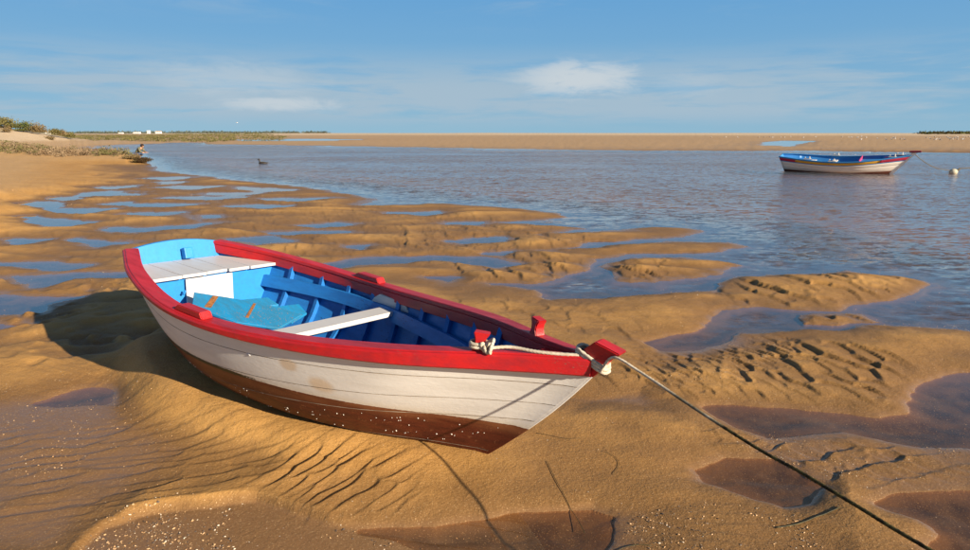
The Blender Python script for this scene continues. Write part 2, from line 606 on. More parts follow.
def terrain(X, Y):
    X = np.asarray(X, float)
    Y = np.asarray(Y, float)
    r = np.sqrt(X * X + Y * Y) + 1e-6
    amp = np.clip(0.06 + 0.006 * r, 0.03, 0.4)
    wx = X + amp * fbm(X * 1.7, Y * 1.7, 4, 3) + np.clip(0.012 * r, 0, 1.5) * gnoise(X * 0.16, Y * 0.16, 8)
    wy = Y + amp * fbm(X * 1.5, Y * 1.7, 4, 5) + np.clip(0.010 * r, 0, 1.0) * gnoise(X * 0.10, Y * 0.2, 9)
    far = r > 6.0
    wy = np.where(far, wy, Y + 0.6 * (wy - Y))
    lag = poly_sdf(wx, wy, LAGOON, 40.0)
    for b in BARS:
        lag = np.maximum(lag, -poly_sdf(wx, wy, b, 6.0))
    pool = np.full(X.shape, 40.0)
    for p in POOLS:
        mg = 3.0 + 0.25 * p[0][1]
        q = poly_sdf(wx, wy, p, mg)
        q = np.where(q >= mg, 40.0, q - (0.02 + 0.011 * max(p[0][1] - 4.0, 0.0) if p[0][1] < 40 else 0.0))
        pool = np.minimum(pool, q)
    sd = np.minimum(lag, pool)
    # --- land height
    d = np.maximum(sd, 0)
    wid = np.clip(0.10 + 0.035 * r, 0.1, 1.2)
    edge = 1 - np.exp(-d / wid)
    bars = 0.5 + 0.5 * np.sin(2 * np.pi * (Y * 0.80 + X * 0.10 + 1.5 * gnoise(X * 0.13, Y * 0.35, 21) + 0.25 * gnoise(X * 0.6, Y * 0.9, 22)))
    ph0 = Y * 0.80 + X * 0.10 + 1.5 * gnoise(X * 0.13, Y * 0.35, 21) + 0.25 * gnoise(X * 0.6, Y * 0.9, 22)
    bars = (0.45 * bars ** 0.8 + 0.55 * (saw(ph0 + 0.35, -1) + 0.5)) * (0.6 + 0.8 * np.clip(gnoise(X * 0.2, Y * 0.3, 23) + 0.5, 0, 1))
    bd = (X + 6.5) * -0.832 + (Y - 16.5) * -0.555
    barmask = sstep(5.0, 8.0, r) * (1 - sstep(26, 40, r)) * (1 - 0.92 * sstep(2.5, 5.5, bd) * sstep(13, 18, r))
    near_b = fbm(X * 0.75, Y * 1.1, 3, 31) * 0.028 + fbm(X * 2.6, Y * 3.4, 2, 33) * 0.005
    land = edge * (0.040 + near_b * (1 - 0.3 * barmask) + barmask * (0.058 * bars - 0.010 + 0.014 * gnoise(X * 0.5, Y * 1.6, 37)))
    # a scarp along the edge of the near bars
    land = land + 0.014 * (1 - np.exp(-d / 0.05)) * (1 - sstep(5, 8, r))
    # ripples
    rip = np.zeros(X.shape)
    wn = gnoise(X * 2.3, Y * 2.3, 41)
    wn2 = gnoise(X * 5.5, Y * 5.5, 43)
    wn3 = gnoise(X * 0.9, Y * 0.9, 44)
    brk = 0.7 * gnoise(X * 1.7 + 7, Y * 1.7, 45) + 0.6 * gnoise(X * 4.3, Y * 6.0, 46)
    for (p, k, l, a, w, s, sc) in RIP:
        soft = 0.05 + 0.03 * p[0][1]
        m = sstep(soft, -soft, poly_sdf(X, Y, p, 5.0))
        mm = m > 0.002
        if not mm.any():
            continue
        kx, ky = (k[0], k[1]) if s > 0 else (-k[0], -k[1])
        xm, ym = X[mm], Y[mm]
        q = w * (0.55 * wn[mm] + 0.9 * wn3[mm] + 0.18 * wn2[mm])
        aa = (xm * kx + ym * ky) / l + q
        lat = 1.5 if sc > 0.4 else (2.0 if sc > 0.28 else (2.6 if sc > 0.2 else (3.6 if sc > 0.08 else 6.0)))
        cc = (-xm * ky + ym * kx) / (lat * l) + 0.35 * wn2[mm] + 0.5 * wn3[mm]
        rip[mm] += m[mm] * a * (0.45 - shingle(aa, cc, 1.25, 0.34 if lat > 3 else 0.22)) * (0.55 + 0.85 * np.clip(brk[mm] * 1.1 + 0.6, 0, 1))
    fine = 0.0042 * saw((X * 0.35 + Y * 0.94) / 0.085 + 1.4 * wn + 1.0 * wn3, -1) * sstep(-0.05, 0.5, gnoise(X * 0.5, Y * 0.5, 51)) * (1 - sstep(8, 12, r))
    for (p, f, sf) in LOW:
        m = sstep(sf, -sf, poly_sdf(wx, wy, p, 3.0))
        land = land * (1 - m * (1 - f))
    land = land + (rip + fine) * sstep(0.0, 0.16, d)
    land = np.maximum(land, 0.004 * (1 - np.exp(-d / 0.05)))
    # --- beach and dunes on the left
    bd = (X + 6.5) * -0.832 + (Y - 16.5) * -0.555
    beach = 0.66 * sstep(1.5, 11.0, bd) * sstep(10.0, 16.0, r)
    tip = np.exp(-(((X + 21) / 4.5) ** 2 + ((Y - 38.5) / 2.2) ** 2)) * 0.45
    tip2 = np.exp(-(((X + 30) / 9) ** 2 + ((Y - 41) / 3.2) ** 2)) * 0.35
    land = land + (beach + tip + tip2) * np.clip(d / 1.2, 0, 1)
    dune = 0.0
    for (cx, cy, sx, sy, h) in DUNES:
        dune = dune + h * np.exp(-(((X - cx) / sx) ** 2 + ((Y - cy) / sy) ** 2))
    land = land + dune * np.clip(d / 4.0, 0, 1) * (1 + 0.2 * fbm(X * 0.15, Y * 0.15, 3, 61))
    # --- the bank across the lagoon and the dune rim beyond it
    fb = sstep(64.0, 110.0, Y) * sstep(-60, -20, X + 0.12 * Y)
    land = land + fb * np.clip(d / 14.0, 0, 1) * (0.10 + 0.08 * fbm(X * 0.03, Y * 0.06, 2, 71))
    rim = sstep(230, 420, r) * (1.5 + 0.5 * fbm(X * 0.006, Y * 0.006, 3, 73))
    rim = rim * sstep(-0.55, -0.25, X / r) + sstep(300, 900, r) * 0.9 * (1 - sstep(-0.55, -0.25, X / r))
    land = land + rim * np.clip(d / 20.0, 0, 1)
    # --- under water
    dl = np.maximum(-lag, 0)
    dp = np.maximum(-pool, 0)
    dep = 0.05 * (1 - np.exp(-dl / 0.35)) + 0.10 * sstep(1.0, 8, dl) + 0.85 * sstep(5.0, 26, dl) + 0.012 * fbm(X * 1.2, Y * 1.2, 3, 81)
    bed_l = -np.maximum(dep, 0.002)
    bed_p = -(0.030 * (1 - np.exp(-dp / 0.22)) + 0.003 + 0.010 * (fbm(X * 2.6, Y * 3.4, 3, 83) + 0.3) * (1 - np.exp(-dp / 0.1)))
    bed = np.where(lag < pool, bed_l, bed_p)
    h = np.where(sd > 0, land, bed)
    # --- the boat sits in the sand: rise to meet the keel, never through the planking
    near = r < 9
    if near.any():
        xx, yy, hh = X[near], Y[near], h[near]
        dx, dy = xx - BO[0], yy - BO[1]
        lx = BA[0, 0] * dx + BA[1, 0] * dy
        ly = BA[0, 1] * dx + BA[1, 1] * dy
        tt_ = np.clip(lx / (BL - BRAKE), 0, 1)
        kz = BO[2] + BA[2, 0] * np.clip(lx, -0.1, 3.1) + BA[2, 1] * ly
        bw = half_b(tt_) * 0.82
        out = np.sqrt(np.maximum(np.abs(ly) - bw, 0) ** 2 + np.maximum(lx - 3.1, 0) ** 2 + np.maximum(-lx, 0) ** 2)
        wgt = np.exp(-(out / 0.20) ** 2)
        tgt = kz + 0.006 + 0.012 * gnoise(xx * 3, yy * 3, 91)
        hh = hh * (1 - wgt) + (tgt + 0.3 * (hh - 0.05)) * wgt
        inside = (np.abs(ly) < bw + 0.02) & (lx > -0.05) & (lx < 3.05)
        hh = np.where(inside, np.minimum(hh, kz + 0.012), hh)
        h[near] = hh
    return h, sd, lag


DUNES = [(-68, 86, 8, 8, 1.25), (-76, 92, 12, 10, 1.3), (-58, 90, 6, 6, 1.0), (-90, 84, 12, 14, 1.5), (-58, 110, 12, 10, 0.6), (-52, 92, 4, 5, 0.5)]


def polar_grid(v_rows, th):
    """rows given as v = pixels below the horizon (radius = CAM_H * FPX / v), th: closed ring of angles"""
    rad = CAM_H * FPX / np.array(v_rows)
    TH, RR = np.meshgrid(th, rad)
    return (np.sin(TH) * RR).ravel(), (np.cos(TH) * RR).ravel(), len(rad), len(th)


def ring_faces(nr, nc, ring=True):
    idx = np.arange(nr * nc).reshape(nr, nc)
    nxt = np.roll(idx, -1, axis=1)
    a = idx[:-1].ravel()
    b = nxt[:-1].ravel()
    c = nxt[1:].ravel()
    d = idx[1:].ravel()
    return np.stack([a, b, c, d], -1)[:, ::-1]


def grid_mesh(name, X, Y, Z, faces, mat, attrs=None):
    me = bpy.data.meshes.new(name)
    nv, nf = len(X), len(faces)
    me.vertices.add(nv)
    me.vertices.foreach_set('co', np.stack([X, Y, Z], -1).astype(np.float32).ravel())
    me.loops.add(nf * 4)
    me.loops.foreach_set('vertex_index', faces.astype(np.int32).ravel())
    me.polygons.add(nf)
    me.polygons.foreach_set('loop_start', np.arange(0, nf * 4, 4, dtype=np.int32))
    me.polygons.foreach_set('loop_total', np.full(nf, 4, dtype=np.int32))
    me.update(calc_edges=True)
    me.polygons.foreach_set('use_smooth', np.ones(nf, bool))
    for k, v in (attrs or {}).items():
        at = me.attributes.new(k, 'FLOAT', 'POINT')
        at.data.foreach_set('value', v.astype(np.float32))
    me.materials.append(mat)
    o = bpy.data.objects.new(name, me)
    COL.objects.link(o)
    return o


# ------------------------------------------------------------------ materials
def new_mat(name):
    m = bpy.data.materials.new(name)
    m.use_nodes = True
    t = m.node_tree
    for n in list(t.nodes):
        t.nodes.remove(n)
    N = NT(t)
    out = N.n('ShaderNodeOutputMaterial')
    return m, N, out


def principled(N, out, **kw):
    p = N.n('ShaderNodeBsdfPrincipled')
    for k, v in kw.items():
        N.set(p, k.replace('_', ' '), c4(v))
    N.t.links.new(p.outputs[0], out.inputs[0])
    return p


def bump(N, height, strength, dist=0.01, normal=None):
    b = N.n('ShaderNodeBump', ins={'Height': height, 'Strength': strength, 'Distance': dist})
    if normal is not None:
        N.set(b, 'Normal', normal)
    return b.outputs[0]


def mat_sand():
    m, N, out = new_mat('sand')
    g = N.n('ShaderNodeNewGeometry')
    pos = g.outputs['Position']
    s = N.n('ShaderNodeSeparateXYZ', ins={0: pos})
    z = s.outputs[2]
    nbig = N.noise(pos, 0.8, 5, 0.6)
    nmid = N.noise(pos, 6.0, 4, 0.6)
    nfine = N.noise(pos, 130.0, 3, 0.75)
    ngr = N.noise(pos, 60.0, 3, 0.65)
    damp = N.mix(N.ramp(nbig, 0.3, 0.7), (0.448, 0.236, 0.066), (0.54, 0.299, 0.092))
    damp = N.mix(N.math('MULTIPLY', N.ramp(nmid, 0.45, 0.75), 0.45), damp, (0.31, 0.168, 0.058))
    wet = N.mix(nmid, (0.19, 0.102, 0.044), (0.26, 0.145, 0.063))
    dry = N.mix(nbig, (0.58, 0.43, 0.26), (0.66, 0.52, 0.35))
    # wet close to the water level, dry on the dunes
    zz = N.math('ADD', z, N.math('MULTIPLY', N.math('SUBTRACT', nmid, 0.5), 0.014))
    fw = N.ramp(zz, 0.022, 0.001)
    moist = N.ramp(N.math('ADD', z, N.math('MULTIPLY', N.math('SUBTRACT', nbig, 0.5), 0.07)), 0.085, 0.018)
    fd = N.ramp(N.math('ADD', z, N.math('MULTIPLY', N.math('SUBTRACT', nbig, 0.5), 0.4)), 0.55, 1.0)
    damp = N.mix(N.math('MULTIPLY', moist, 0.85), damp, (0.185, 0.098, 0.036))
    wet = N.mix(N.ramp(z, -0.002, -0.02), wet, N.mix(N.ramp(nmid, 0.35, 0.65), (0.074, 0.043, 0.023), (0.150, 0.092, 0.048)))
    wet = N.mix(N.ramp(z, -0.04, -0.09), wet, N.mix(nmid, (0.40, 0.205, 0.098), (0.48, 0.26, 0.13)))
    colr = N.mix(fw, damp, wet)
    colr = N.mix(N.math('MULTIPLY', N.ramp(z, 0.10, 0.35), 0.7), colr, (0.50, 0.325, 0.155))
    # the bank across the lagoon is drier, paler sand
    colr = N.mix(N.math('MULTIPLY', N.ramp(s.outputs[1], 55.0, 75.0), 0.65), colr, (0.42, 0.30, 0.185))
    colr = N.mix(fd, colr, dry)
    # grains: light quartz, dark mineral and bits of shell
    colr = N.mix(N.math('MULTIPLY', N.ramp(nfine, 0.58, 0.70), 0.55), colr, (0.70, 0.48, 0.25))
    colr = N.mix(N.math('MULTIPLY', N.ramp(nfine, 0.44, 0.32), 0.65), colr, (0.15, 0.075, 0.028))
    v = N.n('ShaderNodeTexVoronoi', ins={'Vector': pos, 'Scale': 34.0, 'Randomness': 1.0})
    speck = N.math('MULTIPLY', N.ramp(v.outputs['Distance'], 0.11, 0.07), N.ramp(N.noise(pos, 1.6, 3, 0.6), 0.48, 0.62))
    sc_ = N.n('ShaderNodeSeparateColor', ins={0: v.outputs['Color']})
    speckcol = N.mix(sc_.outputs[0], (0.75, 0.68, 0.58), (0.42, 0.22, 0.10))
    colr = N.mix(N.math('MULTIPLY', speck, N.ramp(sc_.outputs[1], 0.35, 0.5)), colr, speckcol)
    rough = N.math('SUBTRACT', N.ramp(fw, 0.0, 1.0, False, 0.72, 0.36), N.math('MULTIPLY', moist, 0.10))
    hgt = N.math('ADD', N.math('MULTIPLY', nfine, 0.35), N.math('ADD', N.math('MULTIPLY', ngr, 0.8), N.math('MULTIPLY', N.noise(pos, 16.0, 4, 0.6), 1.4)))
    hgt = N.math('ADD', hgt, N.math('MULTIPLY', speck, 0.5))
    p = principled(N, out, Base_Color=colr, Roughness=rough)
    N.set(p, 'Specular IOR Level', N.ramp(N.math('MAXIMUM', fw, N.math('MULTIPLY', moist, 0.2)), 0, 1, False, 0.2, 0.42))
    N.set(p, 'Normal', bump(N, hgt, N.ramp(fw, 0, 1, False, 0.75, 0.35), 0.006))
    return m


def mat_water():
    m, N, out = new_mat('water')
    g = N.n('ShaderNodeNewGeometry')
    pos = g.outputs['Position']
    chop = N.n('ShaderNodeAttribute', attribute_name='chop').outputs['Fac']
    depth = N.n('ShaderNodeAttribute', attribute_name='depth').outputs['Fac']
    # slopes of wind ripples (two sizes) straight from noise colours
    st = N.vmath('MULTIPLY', pos, (6.0, 14.0, 1.0))
    st2 = N.vmath('MULTIPLY', pos, (2.0, 5.2, 1.0))
    a = N.noise(st, 1.0, 3, 0.6, 0.6, 1)
    b = N.noise(st2, 1.0, 2, 0.5, 0.3, 1)
    patch = N.ramp(N.noise(N.vmath('MULTIPLY', pos, (0.05, 0.16, 1.0)), 1.0, 3, 0.6), 0.3, 0.7, True, 0.55, 1.25)
    sl = N.vmath('ADD', N.vmath('SUBTRACT', a, (0.5, 0.5, 0.5)), N.vmath('SCALE', N.vmath('SUBTRACT', b, (0.5, 0.5, 0.5)), scale=0.7))
    sl = N.vmath('SCALE', sl, scale=N.math('MULTIPLY', N.math('MULTIPLY', chop, patch), 2.3))
    sl = N.vmath('MULTIPLY', sl, (0.7, 1.0, 0.0))
    still = N.vmath('SUBTRACT', N.noise(pos, 7.0, 2, 0.5, 0.0, 1), (0.5, 0.5, 0.5))
    still = N.vmath('MULTIPLY', still, (0.012, 0.012, 0.0))
    nrm = N.vmath('NORMALIZE', N.vmath('ADD', N.vmath('ADD', sl, still), (0, 0, 1)))
    cosi = N.math('MINIMUM', N.math('ABSOLUTE', N.vmath('DOT_PRODUCT', nrm, g.outputs['Incoming'])), 1.0)
    fr = N.math('ADD', 0.02, N.math('MULTIPLY', 0.98, N.math('POWER', N.math('SUBTRACT', 1.0, cosi), 5.0)))
    gl = N.n('ShaderNodeBsdfGlossy', ins={'Color': (1, 1, 1, 1), 'Roughness': N.ramp(chop, 0.0, 1.0, False, 0.02, 0.16), 'Normal': nrm})
    tr = N.n('ShaderNodeBsdfTransparent', ins={'Color': (0.93, 0.82, 0.70, 1)})
    mk = N.n('ShaderNodeBsdfDiffuse', ins={'Color': (0.018, 0.082, 0.140, 1)})
    murk = N.ramp(depth, 0.05, 0.60, False, 0.02, 0.96)
    body = N.n('ShaderNodeMixShader', ins={0: murk})
    N.t.links.new(tr.outputs[0], body.inputs[1])
    N.t.links.new(mk.outputs[0], body.inputs[2])
    mx = N.n('ShaderNodeMixShader', ins={0: fr})
    N.t.links.new(body.outputs[0], mx.inputs[1])
    N.t.links.new(gl.outputs[0], mx.inputs[2])
    N.t.links.new(mx.outputs[0], out.inputs[0])
    return m


def mat_paint(name, base, dark, rough=0.42, wear=0.35, scale=1.0, chips=None, grain=(1.0, 6.0, 6.0), bumpy=0.25, spec=0.4):
    """weathered boat paint over wood"""
    m, N, out = new_mat(name)
    tcn = N.n('ShaderNodeTexCoord')
    oc = tcn.outputs['Object']
    gv = N.vmath('MULTIPLY', oc, grain)
    n1_ = N.noise(gv, 3.5 * scale, 5, 0.62)
    n2_ = N.noise(gv, 22.0 * scale, 4, 0.65)
    n3_ = N.noise(oc, 1.7 * scale, 4, 0.6)
    c = N.mix(N.math('MULTIPLY', N.ramp(n1_, 0.35, 0.72), wear), base, dark)
    c = N.mix(N.math('MULTIPLY', N.ramp(n3_, 0.45, 0.75), wear * 0.6), c, dark)
    if chips:
        ch = N.math('MULTIPLY', N.ramp(n2_, 0.615, 0.65), N.ramp(n3_, 0.42, 0.58))
        c = N.mix(ch, c, chips)
    hgt = N.math('ADD', N.math('MULTIPLY', n2_, 0.7), n1_)
    r_ = N.ramp(n1_, 0.2, 0.8, False, rough - 0.08, rough + 0.16)
    p = principled(N, out, Base_Color=c, Roughness=r_)
    N.set(p, 'Specular IOR Level', spec)
    N.set(p, 'Normal', bump(N, hgt, bumpy, 0.004))
    return m


def mat_hull(name, wl0, wl1, xk):
    """white topsides above a brown, weed stained bottom; the paint line follows the waterline"""
    m, N, out = new_mat(name)
    oc = N.n('ShaderNodeTexCoord').outputs['Object']
    s = N.n('ShaderNodeSeparateXYZ', ins={0: oc})
    x, z = s.outputs[0], s.outputs[2]
    gv = N.vmath('MULTIPLY', oc, (1.0, 1.0, 5.0))
    n1_ = N.noise(gv, 2.2, 5, 0.6)
    n2_ = N.noise(oc, 40.0, 4, 0.65)
    n3_ = N.noise(gv, 9.0, 5, 0.65)
    line = N.math('ADD', wl0, N.math('MULTIPLY', N.math('MAXIMUM', N.math('SUBTRACT', x, xk), 0.0), wl1))
    dz = N.math('SUBTRACT', z, line)
    dzn = N.math('ADD', dz, N.math('MULTIPLY', N.math('SUBTRACT', n2_, 0.5), 0.008))
    white = N.mix(N.ramp(n1_, 0.3, 0.75), (0.73, 0.715, 0.675), (0.63, 0.61, 0.565))
    white = N.mix(N.math('MULTIPLY', N.ramp(n3_, 0.58, 0.78), 0.3), white, (0.50, 0.44, 0.35))
    # rusty wash and bare filler patches
    d1 = N.vmath('DISTANCE', N.vmath('MULTIPLY', oc, (1.0, 0.0, 1.5)), (2.34, 0.0, 0.50))
    d2 = N.vmath('DISTANCE', N.vmath('MULTIPLY', oc, (1.0, 0.0, 1.5)), (2.16, 0.0, 0.63))
    patch = N.math('MAXIMUM', N.ramp(N.math('ADD', d1, N.math('MULTIPLY', n3_, 0.06)), 0.13, 0.07), N.ramp(N.math('ADD', d2, N.math('MULTIPLY', n3_, 0.05)), 0.10, 0.06))
    white = N.mix(N.math('MULTIPLY', patch, 0.6), white, (0.55, 0.38, 0.20))
    stain = N.math('MULTIPLY', N.ramp(dz, 0.05, 0.0), 0.35)
    white = N.mix(stain, white, (0.46, 0.36, 0.20))
    brown = N.mix(N.ramp(n3_, 0.3, 0.7), (0.110, 0.021, 0.009), (0.060, 0.011, 0.006))
    brown = N.mix(N.math('MULTIPLY', N.ramp(dz, -0.085, -0.01), N.ramp(n1_, 0.3, 0.6)), brown, (0.185, 0.066, 0.026))
    brown = N.mix(N.math('MULTIPLY', N.ramp(n2_, 0.60, 0.68), 0.5), brown, (0.24, 0.10, 0.045))
    c = N.mix(N.ramp(dzn, -0.0015, 0.0015), brown, white)
    # green-black weed fringe along the line, towards the stern
    weedn = N.noise(N.vmath('MULTIPLY', oc, (1.0, 1.0, 1.4)), 26.0, 4, 0.7)
    fringe = N.math('MULTIPLY', N.ramp(N.math('ABSOLUTE', N.math('SUBTRACT', dz, 0.002)), 0.026, 0.004), N.ramp(x, 2.6, 1.3))
    c = N.mix(N.ramp(N.math('MULTIPLY', fringe, N.math('ADD', weedn, 0.25)), 0.40, 0.52), c, (0.022, 0.026, 0.010))
    hgt = N.math('ADD', N.math('MULTIPLY', n2_, 0.35), N.math('ADD', n1_, N.math('MULTIPLY', n3_, 0.6)))
    p = principled(N, out, Base_Color=c, Roughness=N.ramp(n1_, 0.2, 0.8, False, 0.42, 0.60))
    N.set(p, 'Specular IOR Level', 0.35)
    N.set(p, 'Normal', bump(N, hgt, 0.35, 0.006))
    return m


def mat_simple(name, c1, c2, scale, rough=0.7, bumpy=0.3, dist=0.01, spec=0.3, coord='Object', detail=4, lo=0.35, hi=0.65):
    m, N, out = new_mat(name)
    if coord == 'Position':
        v = N.n('ShaderNodeNewGeometry').outputs['Position']
    else:
        v = N.n('ShaderNodeTexCoord').outputs[coord]
    n = N.noise(v, scale, detail, 0.6)
    p = principled(N, out, Base_Color=N.mix(N.ramp(n, lo, hi), c1, c2), Roughness=rough)
    N.set(p, 'Specular IOR Level', spec)
    if bumpy:
        N.set(p, 'Normal', bump(N, n, bumpy, dist))
    return m


def mat_leaf(name, c1, c2, trans=0.25):
    m, N, out = new_mat(name)
    v = N.n('ShaderNodeNewGeometry').outputs['Position']
    n = N.noise(v, 0.9, 4, 0.65)
    c = N.mix(N.ramp(n, 0.35, 0.65), c1, c2)
    p = principled(N, out, Base_Color=c, Roughness=0.7)
    N.set(p, 'Specular IOR Level', 0.2)
    tl = N.n('ShaderNodeBsdfTranslucent', ins={'Color': c})
    mx = N.n('ShaderNodeMixShader', ins={0: trans})
    N.t.links.new(p.outputs[0], mx.inputs[1])
    N.t.links.new(tl.outputs[0], mx.inputs[2])
    N.t.links.new(mx.outputs[0], out.inputs[0])
    return m


M_SAND = mat_sand()
M_WATER = mat_water()
M_HULL = mat_hull('hull_paint', 0.252, -0.02, 2.6)
M_RED = mat_paint('red_paint', (0.50, 0.014, 0.016), (0.30, 0.014, 0.022), 0.40, 0.8, chips=(0.26, 0.075, 0.06), bumpy=0.4)
M_BLUE = mat_paint('blue_paint', (0.022, 0.25, 0.62), (0.016, 0.17, 0.45), 0.45, 0.45, chips=(0.02, 0.08, 0.14))
M_BLUE2 = mat_paint('deep_blue_paint', (0.014, 0.175, 0.52), (0.011, 0.11, 0.35), 0.5, 0.6, chips=(0.012, 0.03, 0.06))
M_BLUE3 = mat_paint('dark_blue_floor', (0.010, 0.07, 0.20), (0.012, 0.05, 0.12), 0.55, 0.6, chips=(0.03, 0.03, 0.03))  # floor boards: a much darker blue than the sides
M_TURQ = mat_paint('turquoise_paint', (0.012, 0.25, 0.52), (0.03, 0.17, 0.30), 0.5, 0.8, chips=(0.30, 0.17, 0.08))
M_WHITE = mat_paint('white_paint', (0.57, 0.57, 0.565), (0.46, 0.46, 0.455), 0.45, 0.4)
M_RUST = mat_simple('rusty_strap', (0.36, 0.15, 0.045), (0.20, 0.085, 0.035), 60.0, 0.8, 0.3, 0.004)
M_CAULK = mat_simple('seam_caulk', (0.17, 0.12, 0.08), (0.32, 0.26, 0.19), 9.0, 0.9, 0)
M_SEAM = mat_simple('dark_wood', (0.05, 0.035, 0.025), (0.09, 0.06, 0.04), 30.0, 0.8)

# ------------------------------------------------------------------ ground and water
v_rows = np.concatenate([[0.06, 0.15, 0.3, 0.5, 0.75], np.arange(1.0, 6.0, 0.5), np.arange(6.0, 470.0, 0.88), np.geomspace(472, 3000, 40)])
fine = np.radians(np.arange(-41.5, 41.51, 0.083))
coarse = np.radians(np.concatenate([np.arange(42.5, 60, 1.0), np.arange(60, 300.1, 3.0), np.arange(301, 318, 1.0)]))
th = np.concatenate([fine, coarse])
GX, GY, nr, nc = polar_grid(v_rows, th)
GZ, GSD, GLAG = terrain(GX, GY)
ground = grid_mesh('sand_flat', GX, GY, GZ, ring_faces(nr, nc), M_SAND)
tag(ground, 'rippled golden tidal sand with bars and shallow pools', kind='structure')

v_rows_w = np.concatenate([[0.06, 0.15, 0.3, 0.6], np.arange(1.0, 6.0, 1.0), np.arange(6.0, 470.0, 3.0), np.geomspace(474, 3000, 16)])
thw = np.concatenate([np.radians(np.arange(-41.5, 41.51, 0.4)), coarse])
WX, WY, wr, wc = polar_grid(v_rows_w, thw)
WH, WSD, WLAG = terrain(WX, WY)
water = grid_mesh('lagoon_water', WX, WY, np.zeros(len(WX)), ring_faces(wr, wc), M_WATER,
                  {'depth': np.maximum(-WH, 0), 'chop': sstep(0.15, 2.2, -WLAG) * 0.85 + 0.15 * sstep(0.0, 0.4, -WLAG)})
tag(water, 'calm tidal water with wind ripples', kind='structure')


def ground_z(x, y):
    h, _, _ = terrain(np.array([x, x]), np.array([y, y]))
    return float(h[0])


# ------------------------------------------------------------------ the beached boat
boat = empty('rowing_boat')
bm4 = Matrix(((BA[0][0], BA[0][1], BA[0][2], BO[0]), (BA[1][0], BA[1][1], BA[1][2], BO[1]), (BA[2][0], BA[2][1], BA[2][2], BO[2]), (0, 0, 0, 1)))
boat.matrix_world = bm4
tag(boat, 'white wooden rowing boat with red gunwales and blue inside, beached on the sand', 'boat')


class Hull:
    def __init__(self, L, rake, trk, tb, bb, sheer_f, full_f, inset, bow=0.0):
        self.bow = bow
        self.L, self.rake, self.trk = L, rake, trk
        self.bf = lambda t: spl(tb, bb, t)
        self.sf, self.ff, self.inset = sheer_f, full_f, inset

    def pt(self, t, u, side, ins=None):
        """t, u arrays of one shape -> (..., 3) on the outer planking"""
        t = np.asarray(t, float)
        u = np.asarray(u, float)
        x = -self.trk * u + t * (self.L - self.rake * (1 - u) + self.bow * np.sin(np.pi * np.clip(u, 0, 1)) + self.trk * u)
        i = self.inset if ins is None else ins
        y = np.maximum((self.bf(t) - i) * np.where(u <= 1e-5, 0.0, np.maximum(u, 1e-6) ** self.ff(t)), 0.010)
        y = np.where(u <= 1e-5, np.minimum(y, 0.010), y)
        return np.stack([x, side * y, u * self.sf(t)], -1)

    def inner_y(self, x, z, gap=0.03):
        """inner half breadth at local x, z"""
        t = float(np.clip(x / self.L, 0, 1))
        for _ in range(6):
            u = float(np.clip(z / self.sf(t), 0.005, 1.0))
            t = float(np.clip((x + self.trk * u) / (self.L - self.rake * (1 - u) + self.trk * u), 0, 1))
        return float((self.bf(t) - self.inset) * u ** self.ff(t)) - gap


HB = Hull(BL, BRAKE, BTRK, TB, BB, sheer, fullness, 0.026, BOWC)
NT_ = 56
TT = np.linspace(0, 1, NT_)


def strake(name, H_, u_lo, u_hi, side, parent, mats, thick=0.022, nu=5, groove=0.0035, T=TT):
    """one plank of the hull: u_lo, u_hi arrays over T; outer skin material 0, inner skin material 1"""
    k = np.concatenate([[0.0, 0.016], np.linspace(0.016, 0.984, nu)[1:-1], [0.984, 1.0]])
    U = u_lo[:, None] * (1 - k)[None, :] + u_hi[:, None] * k[None, :]
    Tm = np.repeat(T[:, None], len(k), 1)
    Pn = H_.pt(Tm, U, side)
    du = H_.pt(Tm, np.minimum(U + 0.01, 1.2), side) - H_.pt(Tm, np.maximum(U - 0.01, 2e-5), side)
    dt = H_.pt(np.minimum(Tm + 0.01, 1), U, side) - H_.pt(np.maximum(Tm - 0.01, 0), U, side)
    nrm = np.cross(dt, du)
    nrm /= np.linalg.norm(nrm, axis=-1, keepdims=True) + 1e-9
    flip = np.where((nrm[..., 1:2] * side) < 0, -1.0, 1.0)
    nrm = nrm * flip
    outer = Pn.copy()
    outer[:, 0] -= nrm[:, 0] * groove
    outer[:, -1] -= nrm[:, -1] * groove
    inner = Pn - nrm * thick
    inner[..., 1] = side * np.maximum(inner[..., 1] * side, 0.003)
    nt, nk = U.shape
    verts = np.concatenate([outer.reshape(-1, 3), inner.reshape(-1, 3)])
    faces, fm = [], []
    o2 = nt * nk
    for i in range(nt - 1):
        for j in range(nk - 1):
            a, b, c, d = i * nk + j, (i + 1) * nk + j, (i + 1) * nk + j + 1, i * nk + j + 1
            f = (a, b, c, d) if side < 0 else (d, c, b, a)
            faces.append(f)
            fm.append(2 if (j in (0, nk - 2) and len(mats) > 2) else 0)
            f2 = tuple(o2 + q for q in f[::-1])
            faces.append(f2)
            fm.append(1)
        for j in (0, nk - 1):
            a, b = i * nk + j, (i + 1) * nk + j
            faces.append((a, b, o2 + b, o2 + a))
            fm.append(0)
    for i in (0, nt - 1):
        for j in range(nk - 1):
            a, b = i * nk + j, i * nk + j + 1
            faces.append((a, b, o2 + b, o2 + a))
            fm.append(0)
    return mesh_obj(name, verts, faces, mats, parent, smooth=True, fmat=fm)


L1 = np.full(NT_, 0.75)
L2 = 0.386 + 0.19 * TT
L3 = np.maximum(0.12 + 0.29 * TT, 0.10)
L0 = np.full(NT_, 0.045)
edges_u = [np.zeros(NT_), L0, L3, L2, L1, np.full(NT_, 0.965)]
for side in (-1, 1):
    for k in range(5):
        o = strake('strake', HB, edges_u[k], edges_u[k + 1], side, boat, [M_HULL, M_BLUE2, M_CAULK], nu=6 if k < 2 else 5)
        o.data.set_sharp_from_angle(angle=R(35))

